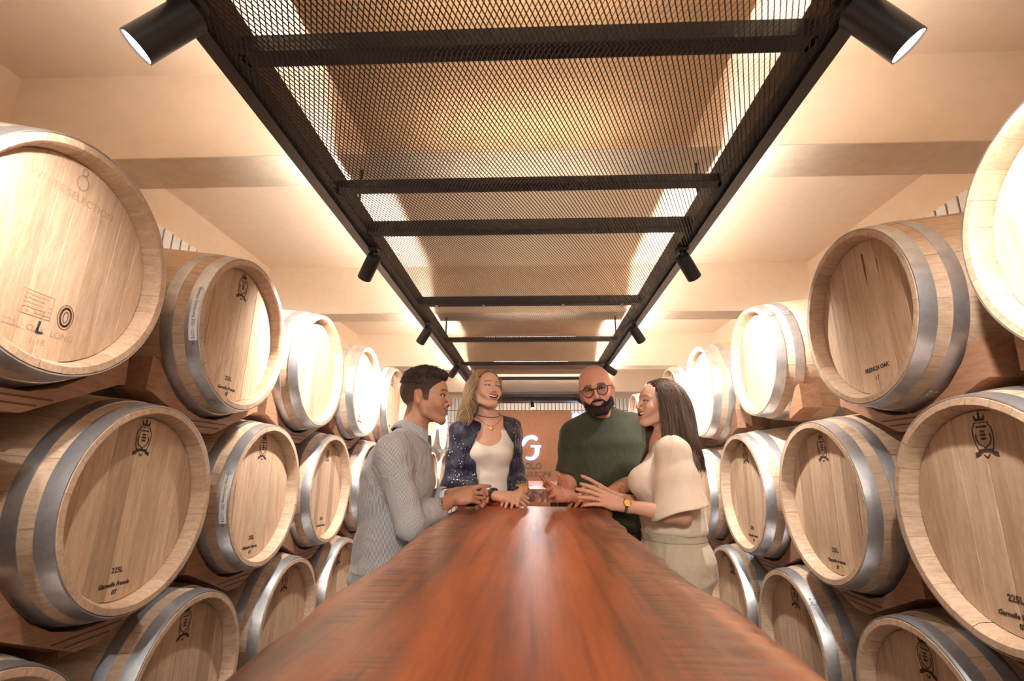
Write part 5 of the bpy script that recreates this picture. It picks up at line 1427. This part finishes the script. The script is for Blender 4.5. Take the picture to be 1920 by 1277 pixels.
R1 = frame_from(D['head_fwd'], D['head_up']); D['head'] = P_(1118.5, 744.5, 2.50)-R1@A([0, .116, -.029])*1.07
D['hand_r'] = (A([-.80, -.30, .18]), A([.05, .80, -.35]), dict(S=1.0, curl=(.30, .62, .72, .80), spread=(.30, .10, -.12, -.28), thumb=(.55, .60, -.60), tcurl=.25))
D['hand_l'] = (A([-.9, -.25, .0]), A([.1, -.5, .8]), dict(S=1.0, curl=(.4, .45, .5, .5), thumb=(.7, .6, -.3)))
D['thumb_r'] = -1; D['thumb_l'] = 1; D['near'] = 'r'; D['tattoo'] = 'rl'; D['tat_dark'] = 'r'
set_legs(D, .10, .02, 0)
root = person(D); man2 = D
Ts = Shape(); Ts.loft(inflate(D, .016), D['side'], D['fwd'], 0, rnd=.03)
for q in ('l', 'r'):
    Ts.cone(D['sh_'+q]*.75+D['neck']*.25, D['sh_'+q], .062, .070, .05); m_ = D['sh_'+q]*.16+D['el_'+q]*.84; Ts.cone(D['sh_'+q], m_, .070, .066, .03)
    d = nrm(m_-D['sh_'+q]); Ts.cone(m_-d*.012, m_+d*.09, .053, .053, .004, 's'); Ts.half(m_+d*.02, d) if False else None
    Ts.fn(lambda P, m_=m_, d=d: np.maximum(-((P-m_)@d), np.linalg.norm(P-m_, axis=1)-.085), m_-.09, m_+.09, .004, 's')
Ts.cone(D['neck']-A([0, 0, .01]), D['sh_l']+A([0, 0, .012]), .062, .045, .05); Ts.cone(D['neck']-A([0, 0, .01]), D['sh_r']+A([0, 0, .012]), .062, .045, .05)
n_ = D['neck']; upn = nrm(D['head']-n_+A([0, .03, 0])); Ts.cone(n_-upn*.02, n_+upn*.046, .082, .070, .012); Ts.cone(n_+upn*.000, n_+upn*.12, .0635, .066, .004, 's')
Ts.warp(folds(D['torso'][3][0], (.25, 0, 1), 22, .0040, 1.1, 2)); Ts.warp(folds(D['sh_l'], D['el_l']-D['sh_l'], 36, .0035, .4, 2))
pts = A([D[k] for k in ('sh_l', 'sh_r', 'el_l', 'el_r', 'neck')]); lo = pts.min(0)-.18; hi = pts.max(0)+.12; lo[2] = .84; Ts.half((0, 0, .87), (0, 0, -1))
simple_part('t_shirt', Ts, lo, hi, .0050, (.044, .046, .027), M_cloth, root, label='dark green T-shirt', jitter=.06)
legs_and_shoes(D, (.06, .065, .09), (.05, .05, .05), .90)
def beard_region(P):
    x, y, z = np.abs(P[:, 0]), P[:, 1], P[:, 2]; zc = -.062
    zb = np.interp(x, [0, .024, .031, .040, .052, .062, .070, .080], [-.0425, -.0445, -.052, -.060, -.055, -.042, -.045, -.30])
    lip = (1-np.sqrt((x/.0290)**2+((z-(zc-.001+8*x*x))/.0112)**2))*.011; lip = np.where(y > .06, lip, -1)
    return np.maximum.reduce([z-zb, -(y-.004-.5*np.maximum(-.07-z, 0)), -.140-z, lip])
hair_shell('beard', D, beard_region, .0028, .0010, (.020, .013, .011), mat=M_crop)
# spectacles
Rg, Og, hg = D['R'], D['head'], D['hs']
def G(x, y, z): return Rg@(A([x, y, z])*hg)+Og
mb = MB()
for sx in (-1, 1):
    pts = [G(sx*.0340+.0250*math.cos(a), .1040-.10*abs(.0235*math.cos(a))*(.3), -.001+.0225*math.sin(a)+.0015*math.cos(2*a)) for a in np.linspace(0, 2*PI, 29)]
    mb.tube(pts, [.0021+.0012*max(0, math.sin(a)) for a in np.linspace(0, 2*PI, 29)], 6, False)
    mb.tube([G(sx*.057, .102, .010), G(sx*.069, .094, .011), G(sx*.0790, .04, .008), G(sx*.0805, -.005, .004), G(sx*.081, -.02, -.012)], [.0024, .0024, .0017, .0015, .0013], 6)
mb.tube([G(-.0105, .104, .006), G(0, .107, .0095), G(.0105, .104, .006)], .0021, 6)
gl = link('glasses', mb.mesh('glasses', M_glassfr, True), root, label='round black glasses')
for sx in (-1, 1):
    V = [G(sx*.0335, .1025, 0)]+[G(sx*.0335+.0225*math.cos(a), .1020, .0195*math.sin(a)) for a in np.linspace(0, 2*PI, 25)[:-1]]
    link('lens', MB().add(V, [(0, 1+i, 1+(i+1) % 24) for i in range(24)]).mesh('lens', M_lensg), gl)

# ------------------------------------------------------------------ person 4: brown-haired woman, right, profile to the left
D = dict(label='laughing brown-haired woman in a cream blouse and beige trousers right of the table')
D['side'] = nrm(A([-.06, -1, 0])); D['fwd'] = nrm(A([-1, .04, 0])); YR = 2.36
D['torso'] = [(P_(1272, 1085, YR), .170, .140), (P_(1270, 1050, YR), .168, .136), (P_(1262, 1005, YR), .135, .112), (P_(1253, 950, YR), .145, .118), (P_(1248, 900, YR), .165, .122), (P_(1253, 858, YR), .150, .090), (P_(1250, 832, YR), .070, .056)]
D['neck'] = P_(1246, 830, YR); D['sh_l'] = P_(1264, 850, YR-.175); D['el_l'] = P_(1281, 968, YR-.21); D['wr_l'] = P_(1166, 947, YR-.22)
D['sh_r'] = P_(1250, 846, YR+.16); D['el_r'] = P_(1245, 955, YR+.11); D['wr_r'] = P_(1150, 932, YR-.03)
D['nz'] = .15; D['hip'] = P_(1272, 1095, YR); D['arm'] = .84; D['nk'] = .82
D['extra'] = [(P_(1213, 905, YR-.08), (.062, .055, .055), .04), (P_(1213, 900, YR+.08), (.062, .055, .055), .04)]
D['head_fwd'] = nrm(A([-.97, -.24, .13])); D['head_up'] = A([.12, -.02, 1]); D['hs'] = .95; D['gaze'] = A([-1, .1, .0])
D['face'] = dict(smile=1, mouth=1.5, eye=.20, brow=(.10, .055, .032), brow_t=.0034, brow_a=.75, nose=.98, jaw=.93, width=.97, lip=(.52, .17, .14))
D['skin'] = (.62, .345, .235)
R1 = frame_from(D['head_fwd'], D['head_up']); D['head'] = P_(1193.5, 763, 2.33)-R1@A([0, .113, -.029])*.95
D['hand_l'] = (A([-.92, -.06, .30]), A([-.28, -.72, .62]), dict(S=.98, curl=(.10, .12, .16, .22), spread=(.10, .02, -.08, -.22), thumb=(.55, .35, -.75), lift=(.06, .04, 0, 0)))
D['hand_r'] = (A([-.85, -.10, .42]), A([.3, .55, .75]), dict(S=.94, curl=(.08, .5, .6, .7), spread=(.05, 0, -.05, -.1), thumb=(.7, .6, -.3), lift=(.10, 0, 0, 0)))
D['thumb_l'] = 1; D['thumb_r'] = -1; D['near'] = 'l'
set_legs(D, .085, -.0, .04)
root = person(D); wom2 = D
def thigh(S): S.cone(P_(1268, 1065, YR), P_(1262, 1150, YR), .150, .13, .05)
legs_and_shoes(D, (.52, .43, .31), (.30, .2, .13), P_(0, 985, YR-.1)[2], extra=thigh, h=.0065)
bc = P_(1262, 1003, YR); Bt = Shape().loft([(D['torso'][1][0], .186, .156), (D['torso'][2][0], .155, .132), (D['torso'][3][0], .160, .136)], D['side'], D['fwd'], 0); Bt.half(bc+A([0, 0, .022]), (0, 0, 1)); Bt.half(bc-A([0, 0, .020]), (0, 0, -1))
simple_part('waistband', Bt, bc-.25, bc+.25, .006, (.50, .41, .29), M_cloth, root, label='beige fabric waistband')
Bl = Shape(); T = D['torso']
for q in ('l', 'r'):
    kr = 1 if q == 'l' else .66; s_ = D['sh_'+q]; e_ = D['el_'+q]; Bl.cone(s_*.75+D['neck']*.25, s_, .052, .060, .05); m_ = s_*.55+e_*.45; d = nrm(e_-s_); Bl.cone(s_, m_, .060, .086*kr, .03); Bl.cone(m_, e_, .086*kr, .122*kr, .02)
    b = e_-d*.012; Bl.cone(m_+d*.03, e_+d*.09, .055*kr, .145*kr, .006, 's')
    nrm_ = nrm(d+A([.20, 0, 0])*(1 if q == 'l' else 0)); Bl.fn(lambda P, b=b, n2=nrm_: np.maximum(-((P-b)@n2), np.linalg.norm(P-b, axis=1)-.19), b-.19, b+.19, .004, 's')
    if q == 'l': Bl.loft([(P_(1258, 1002, YR), .165, .140), (P_(1256, 965, YR), .160, .138), (P_(1250, 925, YR), .168, .136)], D['side'], D['fwd'], .015, rnd=.01) if False else None
Bl.loft([(P_(1262, 1000, YR), .170, .142), (P_(1256, 965, YR), .168, .140), (P_(1250, 925, YR), .172, .138), (P_(1248, 895, YR), .182, .138), (T[5][0], .166, .104), (T[6][0], .082, .068)], D['side'], D['fwd'], .02, rnd=.02)
for q in D['extra']: Bl.ell(q[0], A(q[1])+.014, .05)
Bl.cone(D['neck']-A([0, 0, .01]), D['sh_l']+A([0, 0, .01]), .054, .042, .05); Bl.cone(D['neck']-A([0, 0, .01]), D['sh_r']+A([0, 0, .01]), .054, .042, .05)
Bl.ell(D['neck']+A([-.045, 0, -.035]), (.050, .045, .085), .008, 's'); Bl.cone(D['neck']-A([0, 0, .02]), D['neck']+A([0, 0, .1]), .056, .060, .008, 's')
Bl.warp(folds(D['sh_l'], D['el_l']-D['sh_l'], 8, .0055, 1.4, 2, .25)); Bl.warp(folds(T[2][0], (0, 0, 1), 12, .0045, .3, 2, .3))
pts = A([D[k] for k in ('sh_l', 'sh_r', 'el_l', 'el_r', 'neck')]); lo = pts.min(0)-.24; hi = pts.max(0)+.16; lo[2] = P_(0, 1004, YR)[2]-.03
simple_part('blouse', Bl, lo, hi, .0048, (.74, .58, .45), M_silk, root, label='cream blouse with wide bell sleeves', jitter=.02)
long_hair(D, root, 1500, .35, [(.06, .033, .021), (.085, .046, .028), (.12, .068, .04), (.05, .028, .018), (.17, .10, .06)], part=0, seed=11, wave=.008, flare=.002, front=.035, freq=7, rr=(.0011, .0020), bias=(.35, -.05, 0), mass=[((0, -.055, -.01), (0, -.085, -.16), .066, .045)])
# wrist watch and ring
wd = nrm(D['wr_l']-D['el_l']); wc = D['wr_l']-wd*.014
bracelet('watch_strap', D, 'l', .014, .0245, .0075, plain('dark_strap', (.10, .09, .06), .5), root, 0, 'dark watch strap')
nn_ = nrm(A([.05, -.86, .45])-(A([.05, -.86, .45])@wd)*wd); e1 = wd; e2 = np.cross(nn_, wd); V = []; F = []; n = 28; cz = wc+nn_*.0265
for j, (r_, y_) in enumerate(((.0003, .0035), (.0125, .0035), (.0130, .0055), (.0160, .0050), (.0170, .002), (.0160, -.003), (.0003, -.003))):
    for k in range(n): a = 2*PI*k/n; V.append(cz+(e1*math.cos(a)+e2*math.sin(a))*r_+nn_*y_)
for j in range(6):
    for k in range(n): F.append((j*n+k, j*n+(k+1) % n, (j+1)*n+(k+1) % n, (j+1)*n+k))
link('wrist_watch', MB().add(V, F).mesh('wrist_watch', M_gold), root, label='round gold watch case')
pp, rr = D['tips']['l'][2]; mr = (pp[0]*.35+pp[1]*.65); d = nrm(pp[1]-pp[0]); e1 = nrm(np.cross(d, [0, 0, 1])); e2 = np.cross(d, e1)
link('ring', MB().tube([mr+(e1*math.cos(a)+e2*math.sin(a))*.0098 for a in np.linspace(0, 2*PI, 17)], .0011, 5, False).mesh('ring', M_gold, True), root)

# people's parts were modelled in room coordinates: shift the data so that each part sits in its person's frame
for D_ in (man1, wom1, man2, wom2):
    r_ = D_['root']; off = A([r_.location.x, r_.location.y, r_.location.z])
    for ch in list(r_.children)+[g_ for c_ in r_.children for g_ in c_.children]:
        if ch.data.get('moved'): continue
        map_mesh(ch.data, lambda a: a-off); ch.data['moved'] = 1
